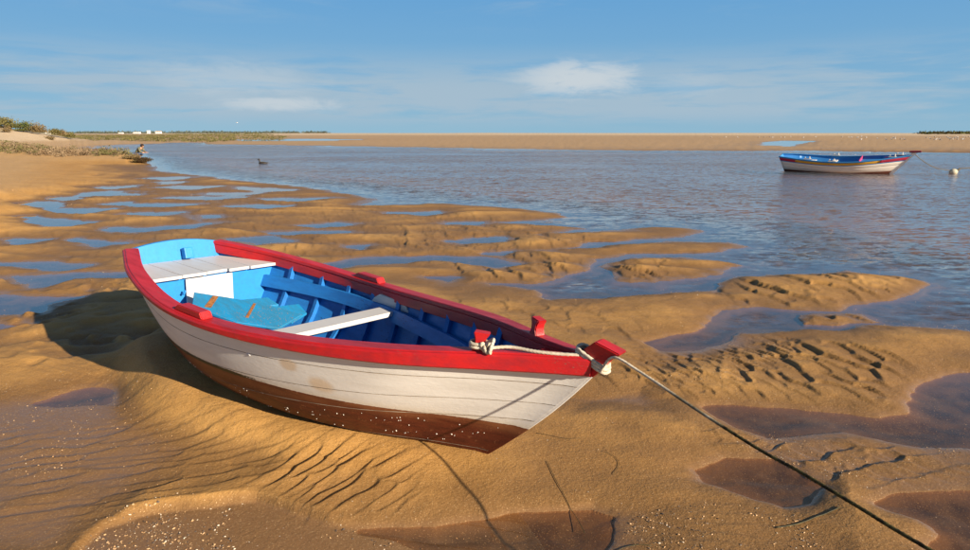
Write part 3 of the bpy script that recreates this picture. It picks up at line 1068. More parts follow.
# stem post: follows the raked bow
stem_pts = []
for u in np.linspace(0.0, 1.0, 12):
    stem_pts.append(Vector((BL - BRAKE * (1 - u) + BOWC * math.sin(u * math.pi) - 0.016, 0, u * float(sheer(1.0)) - 0.004)))
sv, sf_ = [], []
sec = []
frames = []
dvec = (stem_pts[-1] - stem_pts[0]).normalized()
fw_ = Vector((dvec.z, 0, -dvec.x))
for i, p in enumerate(stem_pts):
    frames.append((fw_, Vector((0, 1, 0))))
    sec.append([(0.022, -0.004), (0.024, 0.0), (0.022, 0.004), (0.0, 0.011), (-0.05, 0.008), (-0.05, -0.008), (0.0, -0.011)])
v_, f_ = sweep(stem_pts, sec, frames)
mesh_obj('stem_post', v_, f_, M_HULL, boat)
# keel: a shallow bar under the bottom
kp = [Vector((x, 0, -0.004)) for x in np.linspace(0.0, BL - BRAKE + 0.02, 20)]
v_, f_ = sweep(kp, [[(-0.022, 0.012), (0.022, 0.012), (0.022, -0.012), (-0.022, -0.012)]] * 20, [(Vector((0, 1, 0)), Vector((0, 0, 1)))] * 20)
mesh_obj('keel', v_, f_, M_HULL, boat)


# transom: arched board across the stern
def transom():
    ys, pts = [], []
    us = np.linspace(0.02, 0.985, 14)
    right = [HB.pt(0.0, u, -1) for u in us]
    left = [HB.pt(0.0, u, 1) for u in us[::-1]]
    top = []
    y1 = right[-1][1]
    for k in np.linspace(0, 1, 12)[1:-1]:
        y = y1 + (-y1 - y1) * k
        z = right[-1][2] + 0.045 * (1 - (y / y1) ** 2)
        top.append(np.array([-BTRK * z / 0.69, y, z]))
    ring = right + top + left
    n = len(ring)
    ring = [Vector((p[0], p[1] * 0.985, p[2])) for p in ring]
    front = [p + Vector((0.034, 0, 0)) for p in ring]
    back = [p + Vector((0.002, 0, 0)) for p in ring]
    cf = Vector((-0.07 + 0.034, 0, 0.36))
    cb = Vector((-0.07 + 0.002, 0, 0.36))
    verts = front + back + [cf, cb]
    faces, fm = [], []
    for i in range(n):
        j = (i + 1) % n
        faces.append((2 * n, i, j))
        fm.append(0)
        faces.append((2 * n + 1, n + j, n + i))
        fm.append(1)
        faces.append((i, n + i, n + j, j))
        fm.append(0)
    o = mesh_obj('transom', verts, faces, [M_BLUE, M_HULL], boat, fmat=fm)
    return o


transom()
slab('transom_cleat', [(-0.005, 0.012, 0.585), (-0.005, 0.082, 0.585), (-0.028, 0.082, 0.672), (-0.028, 0.012, 0.672)], 0.055, M_BLUE, boat, 0.008, 2)


# gunwales: cap, rubbing strake outside, inwale inside
def rail_frames(side, T):
    P_ = np.stack([-BTRK + T * (BL + BTRK), side * half_b(T), sheer(T)], -1)
    d = np.gradient(P_, axis=0)
    path, fr = [], []
    for p, q in zip(P_, d):
        q = Vector(q).normalized()
        inn = Vector((q.y, -q.x, 0)).normalized()
        if inn.y * side > 0:
            inn = -inn
        path.append(Vector(p))
        fr.append((inn, Vector((0, 0, 1))))
    return path, fr


def rect_sec(o0, o1, z0, z1, b=0.006):
    return [(o0 + b, z0), (o1 - b, z0), (o1, z0 + b), (o1, z1 - b), (o1 - b, z1), (o0 + b, z1), (o0, z1 - b), (o0, z0 + b)]


TR = np.concatenate([np.linspace(0, 0.9, 46), np.linspace(0.91, 0.985, 9)])
for side in (-1, 1):
    path, fr = rail_frames(side, TR)

    def clip(path, fr, secs):
        v, f = sweep(path, secs, fr)
        out = []
        for q in v:
            q = q.copy()
            if q.y * side < 0.004:
                q.y = side * 0.004
            out.append(q)
        return out, f
    wd = [min(1.0, 0.55 + 0.45 * min(1, (1 - t) / 0.25)) for t in TR]
    v_, f_ = clip(path, fr, [rect_sec(0.013, 0.013 + 0.095 * w, -0.030, 0.0, 0.005) for w in wd])
    cap = mesh_obj('gunwale', v_, f_, M_RED, boat)
    v_, f_ = clip(path, fr, [rect_sec(-0.004, 0.027, -0.007 - (0.033 + 0.050 * min(1.0, max(0.0, (t - 0.40) / 0.5))), -0.007, 0.008) for t in TR])
    mesh_obj('rubbing_strake', v_, f_, M_RED, cap)
    v_, f_ = clip(path, fr, [rect_sec(0.066 * w, 0.013 + 0.092 * w, -0.100, -0.0302, 0.004) for w in wd])
    mesh_obj('inwale', v_, f_, M_RED, cap)
    # oarlock pad amidships
    i0 = int(np.argmin(abs(TR - (0.405 if side < 0 else 0.395))))
    c0 = path[i0] + fr[i0][0] * 0.062
    dirx = (path[i0 + 1] - path[i0 - 1]).normalized()
    nn = fr[i0][0]
    bmx = bmesh.new()
    prof = [(-0.15, 0.0), (0.15, 0.0), (0.125, 0.038), (-0.10, 0.038)]
    lo, hi = [], []
    for (a, h) in prof:
        lo.append(bmx.verts.new(c0 + dirx * a + nn * -0.036 + Vector((0, 0, h + 0.001))))
        hi.append(bmx.verts.new(c0 + dirx * a + nn * 0.036 + Vector((0, 0, h + 0.001))))
    bmx.faces.new(lo)
    bmx.faces.new(hi[::-1])
    for i in range(4):
        bmx.faces.new((lo[(i + 1) % 4], lo[i], hi[i], hi[(i + 1) % 4]))
    bmesh.ops.recalc_face_normals(bmx, faces=bmx.faces[:])
    bmesh.ops.bevel(bmx, geom=bmx.edges[:], offset=0.005, segments=2, affect='EDGES')
    bm_obj('oarlock_pad', bmx, M_RED, boat)
    # mooring post near the bow, waisted like a horn
    i1 = int(np.argmin(abs(TR - (0.858 if side < 0 else 0.872))))
    c1 = path[i1] + fr[i1][0] * 0.055
    dirx = (path[i1 + 1] - path[i1 - 1]).normalized()
    dirx.z = 0
    dirx.normalize()
    nn = fr[i1][0]
    bmx = bmesh.new()
    prof = [(-0.038, -0.005), (0.036, -0.005), (0.024, 0.030), (0.028, 0.055), (0.050, 0.086), (-0.030, 0.092), (-0.022, 0.055), (-0.024, 0.030)]
    lo, hi = [], []
    for (a, h) in prof:
        lo.append(bmx.verts.new(c1 + dirx * a + nn * -0.027 + Vector((0, 0, h))))
        hi.append(bmx.verts.new(c1 + dirx * a + nn * 0.027 + Vector((0, 0, h))))
    bmx.faces.new(lo)
    bmx.faces.new(hi[::-1])
    n_ = len(prof)
    for i in range(n_):
        bmx.faces.new((lo[(i + 1) % n_], lo[i], hi[i], hi[(i + 1) % n_]))
    bmesh.ops.recalc_face_normals(bmx, faces=bmx.faces[:])
    bmesh.ops.bevel(bmx, geom=bmx.edges[:], offset=0.005, segments=2, affect='EDGES')
    bm_obj('mooring_post', bmx, M_RED, boat, smooth=True, angle=R(30))
    if side < 0:
        NEAR_POST = c1.copy()

# stem head: red block leaning forward over the bow
bmx = bmesh.new()
prof = [(3.560, 0.650), (3.665, 0.612), (3.718, 0.680), (3.742, 0.715), (3.800, 0.764), (3.672, 0.795), (3.615, 0.742)]
hw = [0.028, 0.027, 0.028, 0.032, 0.042, 0.042, 0.032]
lo = [bmx.verts.new((p[0], -w, p[1])) for p, w in zip(prof, hw)]
hi = [bmx.verts.new((p[0], w, p[1])) for p, w in zip(prof, hw)]
bmx.faces.new(lo)
bmx.faces.new(hi[::-1])
for i in range(len(prof)):
    j = (i + 1) % len(prof)
    bmx.faces.new((lo[j], lo[i], hi[i], hi[j]))
bmesh.ops.triangulate(bmx, faces=[f for f in bmx.faces if len(f.verts) > 4])
bmesh.ops.recalc_face_normals(bmx, faces=bmx.faces[:])
bmesh.ops.bevel(bmx, geom=[e for e in bmx.edges if e.calc_face_angle(0) > 0.3], offset=0.006, segments=2, affect='EDGES')
bm_obj('stem_head', bmx, M_RED, boat, smooth=True, angle=R(30))
# breasthook between the gunwales at the bow
bh = []
for t in (0.90, 0.94, 0.975):
    bh.append((-BTRK + t * (BL + BTRK), -float(half_b(t)) + 0.05, float(sheer(t)) - 0.034))
for t in (0.975, 0.94, 0.90):
    bh.append((-BTRK + t * (BL + BTRK), max(float(half_b(t)) - 0.05, 0.004), float(sheer(t)) - 0.034))
bh = [(x, (min(y, -0.004) if i < 3 else max(y, 0.004)), z) for i, (x, y, z) in enumerate(bh)]
slab('breasthook', bh, 0.03, M_RED, boat, 0.003)

# ribs: bent frames from side to side
for x in (0.62, 0.93, 1.22, 1.50, 1.80, 2.08, 2.37, 2.66, 2.92):
    ring = []
    zs = list(np.linspace(0.03, 0.95, 12))
    tt0 = x / (BL - 0.2)
    sh = float(sheer(tt0))
    for zf in zs[::-1]:
        z = max(zf * sh - 0.03, 0.02)
        ring.append((-max(HB.inner_y(x, z, 0.023), 0.006), z))
    ring += [(y * -1, z) for (y, z) in ring[::-1]]
    inner = []
    for i, (y, z) in enumerate(ring):
        a = ring[max(i - 1, 0)]
        b = ring[min(i + 1, len(ring) - 1)]
        ty, tz = b[0] - a[0], b[1] - a[1]
        l_ = math.hypot(ty, tz) or 1
        inner.append((y - tz / l_ * 0.036 * -1 * -1, z + ty / l_ * 0.036))
    # keep the inner curve inside
    verts, faces = [], []
    for xs in (-0.017, 0.017):
        for (y, z) in ring:
            verts.append((x + xs, y, z))
        for (y, z) in inner:
            verts.append((x + xs, y, z))
    m_ = len(ring)
    for i in range(m_ - 1):
        faces.append((i, i + 1, m_ + i + 1, m_ + i))
        faces.append((2 * m_ + i, 3 * m_ + i, 3 * m_ + i + 1, 2 * m_ + i + 1))
        faces.append((m_ + i, m_ + i + 1, 3 * m_ + i + 1, 3 * m_ + i))
    faces.append((0, m_, 3 * m_, 2 * m_))
    faces.append((m_ - 1, 3 * m_ - 1, 4 * m_ - 1, 2 * m_ - 1))
    mesh_obj('rib', verts, faces, M_BLUE2, boat)

# thwart risers along both sides
for side in (-1, 1):
    xs = np.linspace(0.30, 3.08, 30)
    verts, faces = [], []
    for x in xs:
        tq = x / (BL - 0.15)
        zt = 0.475 - 0.055 * math.sin(min(tq * 1.25, 1) * math.pi / 2) + 0.09 * max(0, tq - 0.62)
        zb = zt - 0.088
        yt = HB.inner_y(x, zt, 0.060)
        yb = HB.inner_y(x, zb, 0.060)
        for (y, z) in ((yt, zt), (yb, zb), (yb - 0.024, zb), (yt - 0.024, zt)):
            verts.append((x, side * y, z))
    n_ = len(xs)
    for i in range(n_ - 1):
        for j in range(4):
            k = (j + 1) % 4
            q = (i * 4 + j, i * 4 + k, (i + 1) * 4 + k, (i + 1) * 4 + j)
            faces.append(q if side < 0 else q[::-1])
    faces.append((0, 1, 2, 3))
    faces.append(tuple((n_ - 1) * 4 + j for j in (3, 2, 1, 0)))
    mesh_obj('riser', verts, faces, M_BLUE2, boat)

# centre thwart and the chocks at its ends
zt = 0.415


def thw(y, front):
    return 1.60 + 0.06 * y + (0.155 if front else 0.0)


yn, yf = -HB.inner_y(1.66, zt, 0.028), HB.inner_y(1.68, zt, 0.028)
slab('thwart', [(thw(yn, 1), yn, zt), (thw(yf, 1), yf, zt), (thw(yf, 0), yf, zt), (thw(yn, 0), yn, zt)], 0.034, M_WHITE, boat, 0.005, 2)
for side in (-1, 1):
    y = side * (HB.inner_y(1.7, zt + 0.05, 0.034))
    prof = [(1.50, zt + 0.001), (1.90, zt + 0.001), (1.86, zt + 0.072), (1.60, zt + 0.086), (1.54, zt + 0.05)]
    slab('thwart_chock', [(a, y, h) for (a, h) in (prof if side > 0 else prof[::-1])][::-1], 0.03, M_WHITE, boat, 0.004)

# stern bench of fore-and-aft planks on the locker bulkhead
zb = 0.565
xb, xf = -0.075, 0.455
cuts = [-0.46, -0.26, -0.07, 0.11, 0.29, 0.47]
for i in range(5):
    y0, y1 = cuts[i] + 0.003, cuts[i + 1] - 0.003
    dx = [0.008, 0.002, -0.006, 0.001, 0.008][i]
    poly = []
    if i == 0:
        for x in np.linspace(xb, xf + dx, 7)[::-1]:
            poly.append((x, max(-HB.inner_y(x, zb, 0.036), -0.5), zb))
        poly += [(xb, y1, zb), (xf + dx, y1, zb)]
    elif i == 4:
        for x in np.linspace(xb, xf + dx, 7):
            poly.append((x, HB.inner_y(x, zb, 0.036), zb))
        poly += [(xf + dx, y0, zb), (xb, y0, zb)]
        poly = poly
    else:
        poly = [(xf + dx, y0, zb), (xf + dx - (0.012 if i == 2 else 0), y1, zb), (xb, y1, zb), (xb, y0, zb)]
    # make the outline counter-clockwise seen from above
    ar = sum(poly[k][0] * poly[(k + 1) % len(poly)][1] - poly[(k + 1) % len(poly)][0] * poly[k][1] for k in range(len(poly)))
    if ar < 0:
        poly = poly[::-1]
    slab('bench_plank', poly, 0.024, M_WHITE, boat, 0.003)
xq = 0.405
bk = []
for z in np.linspace(0.06, zb - 0.026, 8):
    bk.append((xq, -HB.inner_y(xq, z, 0.024), z))
for z in np.linspace(zb - 0.026, 0.06, 8):
    bk.append((xq, HB.inner_y(xq, z, 0.024), z))
slab('bulkhead', bk[::-1], 0.022, M_BLUE, boat, 0.0)
o = slab('locker_door', [(xq + 0.036, -0.225, 0.270), (xq + 0.036, 0.150, 0.285), (xq + 0.030, 0.150, 0.527), (xq + 0.030, -0.225, 0.527)], 0.012, M_WHITE, boat, 0.003)
vb, fb_ = tube([(xq + 0.03, -0.255, 0.42), (xq + 0.05, -0.255, 0.425), (xq + 0.055, -0.245, 0.45)], 0.008, 8)
mesh_obj('door_latch', vb, fb_, M_BLUE, boat)

# floor boards
for i, y0 in enumerate((-0.33, -0.165, 0.0, 0.165)):
    zz = 0.075
    ym = max(abs(y0), abs(y0 + 0.165))
    xe = max(x for x in np.linspace(1.0, 2.9, 60) if HB.inner_y(x, zz - 0.02, 0.05) > ym)
    slab('floor_board', [(xe, y0 + 0.004, zz), (xe, y0 + 0.161, zz), (0.44, y0 + 0.161, zz), (0.44, y0 + 0.004, zz)], 0.02, M_BLUE3, boat, 0.003)

# loose boards thrown in behind the thwart
BAinv = BA.T
cam_l = BAinv @ (np.array([0, 0, CAM_H]) - BO)


def ray_l(px, py):
    a = (px - 485.0) / FPX
    b = (275.0 - py) / FPX
    c, s = math.cos(PITCH), math.sin(PITCH)
    return BAinv @ np.array([a, c + b * s, -s + b * c])


def on_slope(px, py, z0, x0=0.46, k=0.27):
    d = ray_l(px, py)
    # z = z0 - k (x - x0)
    t = (z0 - k * (cam_l[0] - x0) - cam_l[2]) / (d[2] + k * d[0])
    return tuple(cam_l + d * t)


boards = [('loose_board', [(194, 292), (228, 297.5), (268, 304.5), (302, 314.5), (279, 328), (236, 322), (192, 306)], 0.480),
          ('loose_board', [(236, 300), (268, 297.2), (279, 304.5), (266, 306), (246, 305)], 0.400),
          ('loose_board', [(272, 307), (299, 303.8), (307, 313), (292, 322), (280, 316)], 0.385)]
for nm, pts, z0 in boards:
    poly = [on_slope(px, py, z0) for (px, py) in pts]
    ar = sum(poly[k][0] * poly[(k + 1) % len(poly)][1] - poly[(k + 1) % len(poly)][0] * poly[k][1] for k in range(len(poly)))
    if ar < 0:
        poly = poly[::-1]
    o = slab(nm, poly, 0.02, M_TURQ, boat, 0.003)
    if z0 == 0.480:
        for q in ([(213, 295.6), (218.5, 296.4), (211, 307.5), (204.5, 306.5)], [(253.5, 303.2), (256, 303.6), (248.5, 317.5), (245.5, 317)]):
            p2 = [on_slope(px, py, z0 + 0.004) for (px, py) in q]
            ar = sum(p2[k][0] * p2[(k + 1) % 4][1] - p2[(k + 1) % 4][0] * p2[k][1] for k in range(4))
            if ar < 0:
                p2 = p2[::-1]
            slab('rusty_batten', p2, 0.0035, M_RUST, o, 0.0)

# barnacles on the brown bottom
rng = random.Random(5)
bv, bf = [], []


def shard(vl, fl, c, r, nrm, tilt=0.5, flat=0.35):
    k = len(vl)
    n = Vector(nrm).normalized()
    ax = n.orthogonal().normalized()
    ax.rotate(Matrix.Rotation(rng.uniform(0, 6.28), 3, n))
    ay = n.cross(ax)
    c = Vector(c)
    m = 5
    asp = rng.uniform(0.35, 0.95)
    for i in range(m):
        a = 2 * math.pi * i / m
        rr = r * rng.uniform(0.7, 1.15)
        vl.append(c + ax * math.cos(a) * rr + ay * math.sin(a) * rr * asp)
    vl.append(c + n * r * flat + ax * r * rng.uniform(-tilt, tilt))
    for i in range(m):
        fl.append((k + i, k + (i + 1) % m, k + m))


cl = [(rng.uniform(0.35, 0.97), rng.uniform(0.08, 0.27)) for _ in range(14)]
for i in range(78):
    if i < 58:
        c = rng.choice(cl)
        t, u = c[0] + rng.gauss(0, 0.012), c[1] + rng.gauss(0, 0.03)
    else:
        t, u = rng.uniform(0.3, 0.98), rng.uniform(0.05, 0.30)
    u = max(0.05, min(0.40, u))
    t = max(0.05, min(0.97, t))
    p = HB.pt(np.array([t]), np.array([u]), -1)[0]
    p2 = HB.pt(np.array([t + 0.01]), np.array([u]), -1)[0] - p
    p3 = HB.pt(np.array([t]), np.array([u + 0.02]), -1)[0] - p
    n = np.cross(p2, p3)
    if n[1] > 0:
        n = -n
    shard(bv, bf, p, rng.uniform(0.0025, 0.0065), n, 0.3, 0.7)
M_BARN = mat_simple('barnacle', (0.72, 0.70, 0.64), (0.55, 0.50, 0.42), 80.0, 0.8, 0)
o = mesh_obj('barnacles', bv, bf, M_BARN, boat)
tag(o, 'scattered white barnacles on the brown bottom', kind='stuff')

# ------------------------------------------------------------------ mooring rope
M_ROPE = None


def mat_rope():
    m, N, out = new_mat('rope')
    pos = N.n('ShaderNodeNewGeometry').outputs['Position']
    s = N.n('ShaderNodeSeparateXYZ', ins={0: pos})
    n = N.noise(pos, 40.0, 4, 0.65)
    n2_ = N.noise(pos, 8.0, 3, 0.6)
    clean = N.mix(N.ramp(n, 0.3, 0.7), (0.62, 0.56, 0.45), (0.42, 0.36, 0.27))
    weedy = N.mix(N.ramp(n, 0.4, 0.62), (0.020, 0.017, 0.010), (0.075, 0.065, 0.025))
    # the lower end lies in the water at high tide and carries weed
    yy = N.math('ADD', s.outputs[1], N.math('MULTIPLY', N.math('SUBTRACT', n2_, 0.5), 0.5))
    c = N.mix(N.ramp(yy, 2.45, 2.15), clean, weedy)
    p = principled(N, out, Base_Color=c, Roughness=0.85)
    N.set(p, 'Specular IOR Level', 0.15)
    N.set(p, 'Normal', bump(N, n, 0.4, 0.003))
    return m


M_ROPE = mat_rope()


def lw(p):
    q = BA @ np.array(p, float) + BO
    return Vector(q)


rope = empty('mooring_rope', lw((3.68, 0, 0.70)))
tag(rope, 'mooring rope tied to the red bow, pale at the boat and weedy towards the camera', 'rope')
rloc = rope.location.copy()


def rope_part(name, pts, rad, tw=0.05, step=0.008, mat=None, seg=9):
    pts = resample([Vector(p) - rloc for p in pts], step)
    v, f = tube(pts, rad * 1.1, seg, 3, tw, 0.36)
    return mesh_obj(name, v, f, mat or M_ROPE, rope, smooth=True)


def rect_loop(cx, cy, hx, hy, z, dz, ang, turns=1.0, n=22, r_=0.35):
    out = []
    for i in range(int(n * turns) + 1):
        a = 2 * math.pi * i / n
        c, s = math.cos(a), math.sin(a)
        k = 1.0 / (abs(c) ** 3.2 + abs(s) ** 3.2) ** (1 / 3.2)
        x, y = hx * c * k, hy * s * k
        out.append((cx + x * math.cos(ang) - y * math.sin(ang), cy + x * math.sin(ang) + y * math.cos(ang), z + dz * i / n))
    return out


i1 = int(np.argmin(abs(TR - 0.858)))
pathn, frn = rail_frames(-1, TR)
dirx = (pathn[i1 + 1] - pathn[i1 - 1]).normalized()
angp = math.atan2(dirx.y, dirx.x)
NP = NEAR_POST
for k, zz in enumerate((0.014, 0.030)):
    rope_part('rope_turn', [lw(p) for p in rect_loop(NP.x, NP.y, 0.044, 0.037, NP.z + zz, 0.006, angp, 1.0)], 0.0078)
# the knot beside the post
kx, ky, kz = NP.x + 0.058, NP.y - 0.012, NP.z + 0.026
knot = []
for i in range(64):
    a = 2 * math.pi * i / 64
    knot.append(lw((kx + 0.026 * math.sin(a) * (1 + 0.25 * math.cos(3 * a)) + 0.010 * math.sin(2 * a),
                    ky + 0.020 * math.cos(2 * a), kz + 0.030 * math.cos(a) + 0.014 * math.sin(3 * a))))
rope_part('knot', knot + [knot[0]], 0.0078, 0.04)
knot2 = []
for i in range(30):
    a = 2 * math.pi * i / 29
    knot2.append(lw((kx + 0.016 * math.cos(a), ky + 0.022 * math.sin(a), kz + 0.012 * math.sin(2 * a) - 0.008)))
rope_part('knot', knot2, 0.0078, 0.04)
# run from the post to the stem head
SH = (3.655, 0.0, 0.720)
rope_part('rope_run', [lw(p) for p in [(kx + 0.01, ky, kz), (3.30, -0.165, 0.706), (3.42, -0.125, 0.704), (3.53, -0.078, 0.708), (3.60, -0.042, 0.712)]], 0.0078)
for k, (zz, tilt, hx, hy) in enumerate(((0.678, 0.40, 0.078, 0.038), (0.693, 0.38, 0.077, 0.040), (0.708, 0.42, 0.074, 0.041))):
    loop = []
    for i in range(27):
        a = 2 * math.pi * i / 26
        c, s = math.cos(a), math.sin(a)
        kk = 1.0 / (abs(c) ** 4 + abs(s) ** 4) ** 0.25
        loop.append(lw((3.652 + hx * c * kk, hy * s * kk, zz + 0.006 - tilt * hx * c * kk)))
    rope_part('rope_turn', loop, 0.0078)
# the long line to the mooring, slung above the sand, then lying on it out of sight
line = [lw((3.715, -0.040, 0.664)), at_depth(613.5, 357.5, 2.60)]
for (px, py, Y) in [(640, 372, 2.50), (700, 412, 2.25), (760, 450, 2.03), (800, 472, 1.90), (860, 508, 1.72), (930, 550, 1.55)]:
    q = at_depth(px, py, Y)
    line.append(q)
line += [Vector((1.62, 0.98, 0.53)), Vector((2.05, 0.2, 0.40)), Vector((2.6, -0.8, 0.20)), Vector((3.1, -1.7, 0.07)), Vector((4.2, -2.6, 0.065))]
rope_part('mooring_line', line, 0.0056, 0.05, 0.006)

# ------------------------------------------------------------------ the moored boat out on the water
M_BAND = {}
for nm, c1, c2 in (('band_white', (0.74, 0.70, 0.62), (0.64, 0.60, 0.53)), ('band_yellow', (0.62, 0.34, 0.03), (0.50, 0.26, 0.03)),
                   ('band_blue', (0.03, 0.22, 0.50), (0.03, 0.16, 0.36)), ('band_red', (0.42, 0.02, 0.05), (0.28, 0.02, 0.05)),
                   ('band_brown', (0.12, 0.035, 0.018), (0.07, 0.02, 0.012)), ('deck_blue', (0.04, 0.25, 0.62), (0.03, 0.18, 0.46)),
                   ('stem_cap_red', (0.20, 0.012, 0.020), (0.14, 0.01, 0.015)), ('band_pink', (0.50, 0.05, 0.16), (0.40, 0.04, 0.12))):
    M_BAND[nm] = mat_paint(nm, c1, c2, 0.45, 0.5, 0.6)
pb = Vector((*unproj(897, 174), 0))
ps = Vector((*unproj(786, 170.5), 0))
ax = (pb - ps)
LW = ax.length
FB = empty('moored_boat', (ps.x, ps.y, -0.10), math.atan2(ax.y, ax.x))
FB.scale = (1, 1, 0.90)
FB.rotation_euler = (R(8), 0, math.atan2(ax.y, ax.x))
bpy.context.view_layer.update()
tag(FB, 'white fishing boat with yellow and blue stripes afloat on the lagoon', 'boat')
L2b = LW * 1.10
H2 = Hull(L2b, 0.75, 0.28, [0, .15, .4, .65, .85, 1], [0.42, 0.66, 0.80, 0.74, 0.40, 0.03],
          lambda t: spl([0, .5, 1], [0.92, 0.76, 1.02], t), lambda t: spl([0, .5, 1], [0.45, 0.30, 0.30], t), 0.0)
T2 = np.linspace(0, 1, 30)
one = np.ones(30)
for side in (-1, 1):
    for (u0, u1, mt) in ((0.0, 0.26, 'band_brown'), (0.26, 0.56, 'band_white'), (0.56, 0.745, 'band_white'), (0.745, 0.79, 'band_blue'), (0.945, 1.0, 'band_blue')):
        strake('strake', H2, one * u0, one * u1, side, FB, [M_BAND[mt], M_BAND['deck_blue']], 0.02, 4, 0.004, T2)
    for (t0, t1, mt) in ((0.0, 0.14, 'band_red'), (0.14, 0.80, 'band_yellow'), (0.80, 1.0, 'band_red')):
        Tq = np.linspace(t0, t1, 30)
        strake('strake', H2, one * 0.79, one * 0.945, side, FB, [M_BAND[mt], M_BAND['deck_blue']], 0.02, 4, 0.004, Tq)
    # gunwale cap
    pth, frs = [], []
    for t in T2:
        p = H2.pt(np.array([t]), np.array([1.0]), side)[0]
        pth.append(Vector(p))
        frs.append((Vector((0, -side, 0)), Vector((0, 0, 1))))
    v_, f_ = sweep(pth, [rect_sec(-0.02, 0.07, -0.01, 0.025, 0.006)] * 30, frs)
    v_ = [Vector((q.x, q.y if q.y * side > 0.004 else side * 0.004, q.z)) for q in v_]
    mesh_obj('gunwale', v_, f_, M_BAND['band_blue'], FB)
# transom
rg = [H2.pt(np.array([0.0]), np.array([u]), -1)[0] for u in np.linspace(0.02, 1, 10)]
rg = [Vector(p) for p in rg] + [Vector((p[0], -p[1], p[2])) for p in rg[::-1]]
slab('transom', rg, 0.03, M_BAND['band_blue'], FB, 0.0)
# tall stem post with a flat cap
stp = [Vector((L2b - 0.75 * (1 - u), 0, u * 1.02)) for u in np.linspace(0.1, 1.15, 10)]
dv = (stp[-1] - stp[0]).normalized()
fwv = Vector((dv.z, 0, -dv.x))
v_, f_ = sweep(stp, [[(0.05, -0.05), (0.05, 0.05), (-0.09, 0.05), (-0.09, -0.05)]] * 10, [(fwv, Vector((0, 1, 0)))] * 10)
st2 = mesh_obj('stem_post', v_, f_, M_BAND['band_white'], FB)
tp = stp[-1]
slab('stem_cap', [(tp.x + 0.20, -0.09, tp.z + 0.075), (tp.x + 0.20, 0.09, tp.z + 0.075), (tp.x - 0.22, 0.09, tp.z + 0.06), (tp.x - 0.22, -0.09, tp.z + 0.06)], 0.075, M_BAND['stem_cap_red'], FB, 0.01)


def y2(x, z):
    return max(H2.inner_y(x, z, 0.025), 0.01)


# foredeck with its red coaming, thwarts, rowlocks and a cuddy side
dk = [(x, -y2(x, 0.72), float(H2.sf(x / L2b)) - 0.10) for x in np.linspace(0.62 * L2b, 0.95 * L2b, 7)]
dk += [(x, -y, z) for (x, y, z) in dk[::-1]]
slab('foredeck', dk, 0.02, M_BAND['deck_blue'], FB, 0.0)
xw = 0.62 * L2b
slab('coaming', [(xw - 0.03, -y2(xw, 0.7), 0.86), (xw - 0.03, y2(xw, 0.7), 0.86), (xw - 0.03, y2(xw, 0.5), 0.45), (xw - 0.03, -y2(xw, 0.5), 0.45)], 0.03, M_BAND['band_pink'], FB, 0.0)
for x in (0.22, 0.40):
    xx = x * L2b
    zt2 = 0.60
    slab('thwart', [(xx + 0.11, -y2(xx, zt2), zt2), (xx + 0.11, y2(xx, zt2), zt2), (xx - 0.11, y2(xx, zt2), zt2), (xx - 0.11, -y2(xx, zt2), zt2)], 0.03, M_BAND['band_white'], FB, 0.004)
for (x, side) in ((0.20, -1), (0.40, 1), (0.405, -1), (0.86, -1), (0.91, 1)):
    xx = x * L2b
    yy = (y2(xx, 0.74) + 0.0) * side
    zz = float(H2.sf(x)) + 0.02
    bmx = bmesh.new()
    for (dx, h) in ((-0.09, 0.13), (0.09, 0.16)):
        bmesh.ops.create_cone(bmx, cap_ends=True, segments=8, radius1=0.025, radius2=0.02, depth=h, matrix=Matrix.Translation((xx + dx, yy, zz + h / 2)))
    bmesh.ops.create_cone(bmx, cap_ends=True, segments=8, radius1=0.03, radius2=0.03, depth=0.30, matrix=Matrix.Translation((xx, yy, zz + 0.03)) @ Matrix.Rotation(math.pi / 2, 4, 'Y'))
    bm_obj('rowlock', bmx, M_BAND['band_white'], FB)
# a pale board slung over the bow deck
slab('deck_board', [(0.92 * L2b, -0.05, 0.985), (0.92 * L2b, 0.02, 0.985), (0.80 * L2b, 0.10, 0.90), (0.80 * L2b, 0.03, 0.90)], 0.02, M_BAND['band_pink'], FB, 0.0)

# buoy and its lines
bp = Vector((*unproj(953, 173.5), 0))
M_BUOY = mat_simple('buoy_plastic', (0.54, 0.50, 0.38), (0.42, 0.38, 0.27), 5.0, 0.5)
M_DARKROPE = mat_simple('dark_rope', (0.10, 0.085, 0.06), (0.16, 0.13, 0.09), 20.0, 0.9)
buoy = empty('mooring_buoy', (bp.x, bp.y, 0.0))
tag(buoy, 'round off-white mooring buoy floating beyond the striped boat', 'buoy')
bmx = bmesh.new()
bmesh.ops.create_uvsphere(bmx, u_segments=20, v_segments=14, radius=0.155)
for v in bmx.verts:
    v.co.z = v.co.z * 0.92 + 0.07
    v.co.x *= 1.12
bm_obj('float', bmx, M_BUOY, buoy, smooth=True)
bmx = bmesh.new()
bmesh.ops.create_cone(bmx, cap_ends=True, segments=10, radius1=0.06, radius2=0.045, depth=0.16, matrix=Matrix.Translation((0.19, 0, 0.14)) @ Matrix.Rotation(R(50), 4, 'Y'))
bm_obj('eye_fitting', bmx, M_DARKROPE, buoy)
bowp = FB.matrix_basis @ Vector((tp.x, 0, tp.z - 0.12))
ln = empty('bow_line', bowp)
tag(ln, 'thin brown line from the striped boat\'s stem to the buoy', 'rope')
e_ = Vector((bp.x - 0.16, bp.y, 0.14))
pts = [bowp.lerp(e_, k / 12) - bowp + Vector((0, 0, -0.16 * math.sin(math.pi * k / 12))) for k in range(13)]
v_, f_ = tube(pts, 0.016, 6)
mesh_obj('line', v_, f_, M_DARKROPE, ln)
l2 = empty('buoy_line', (bp.x, bp.y, 0.12))
tag(l2, 'dark line rising from the buoy and leaving the picture on the right', 'rope')
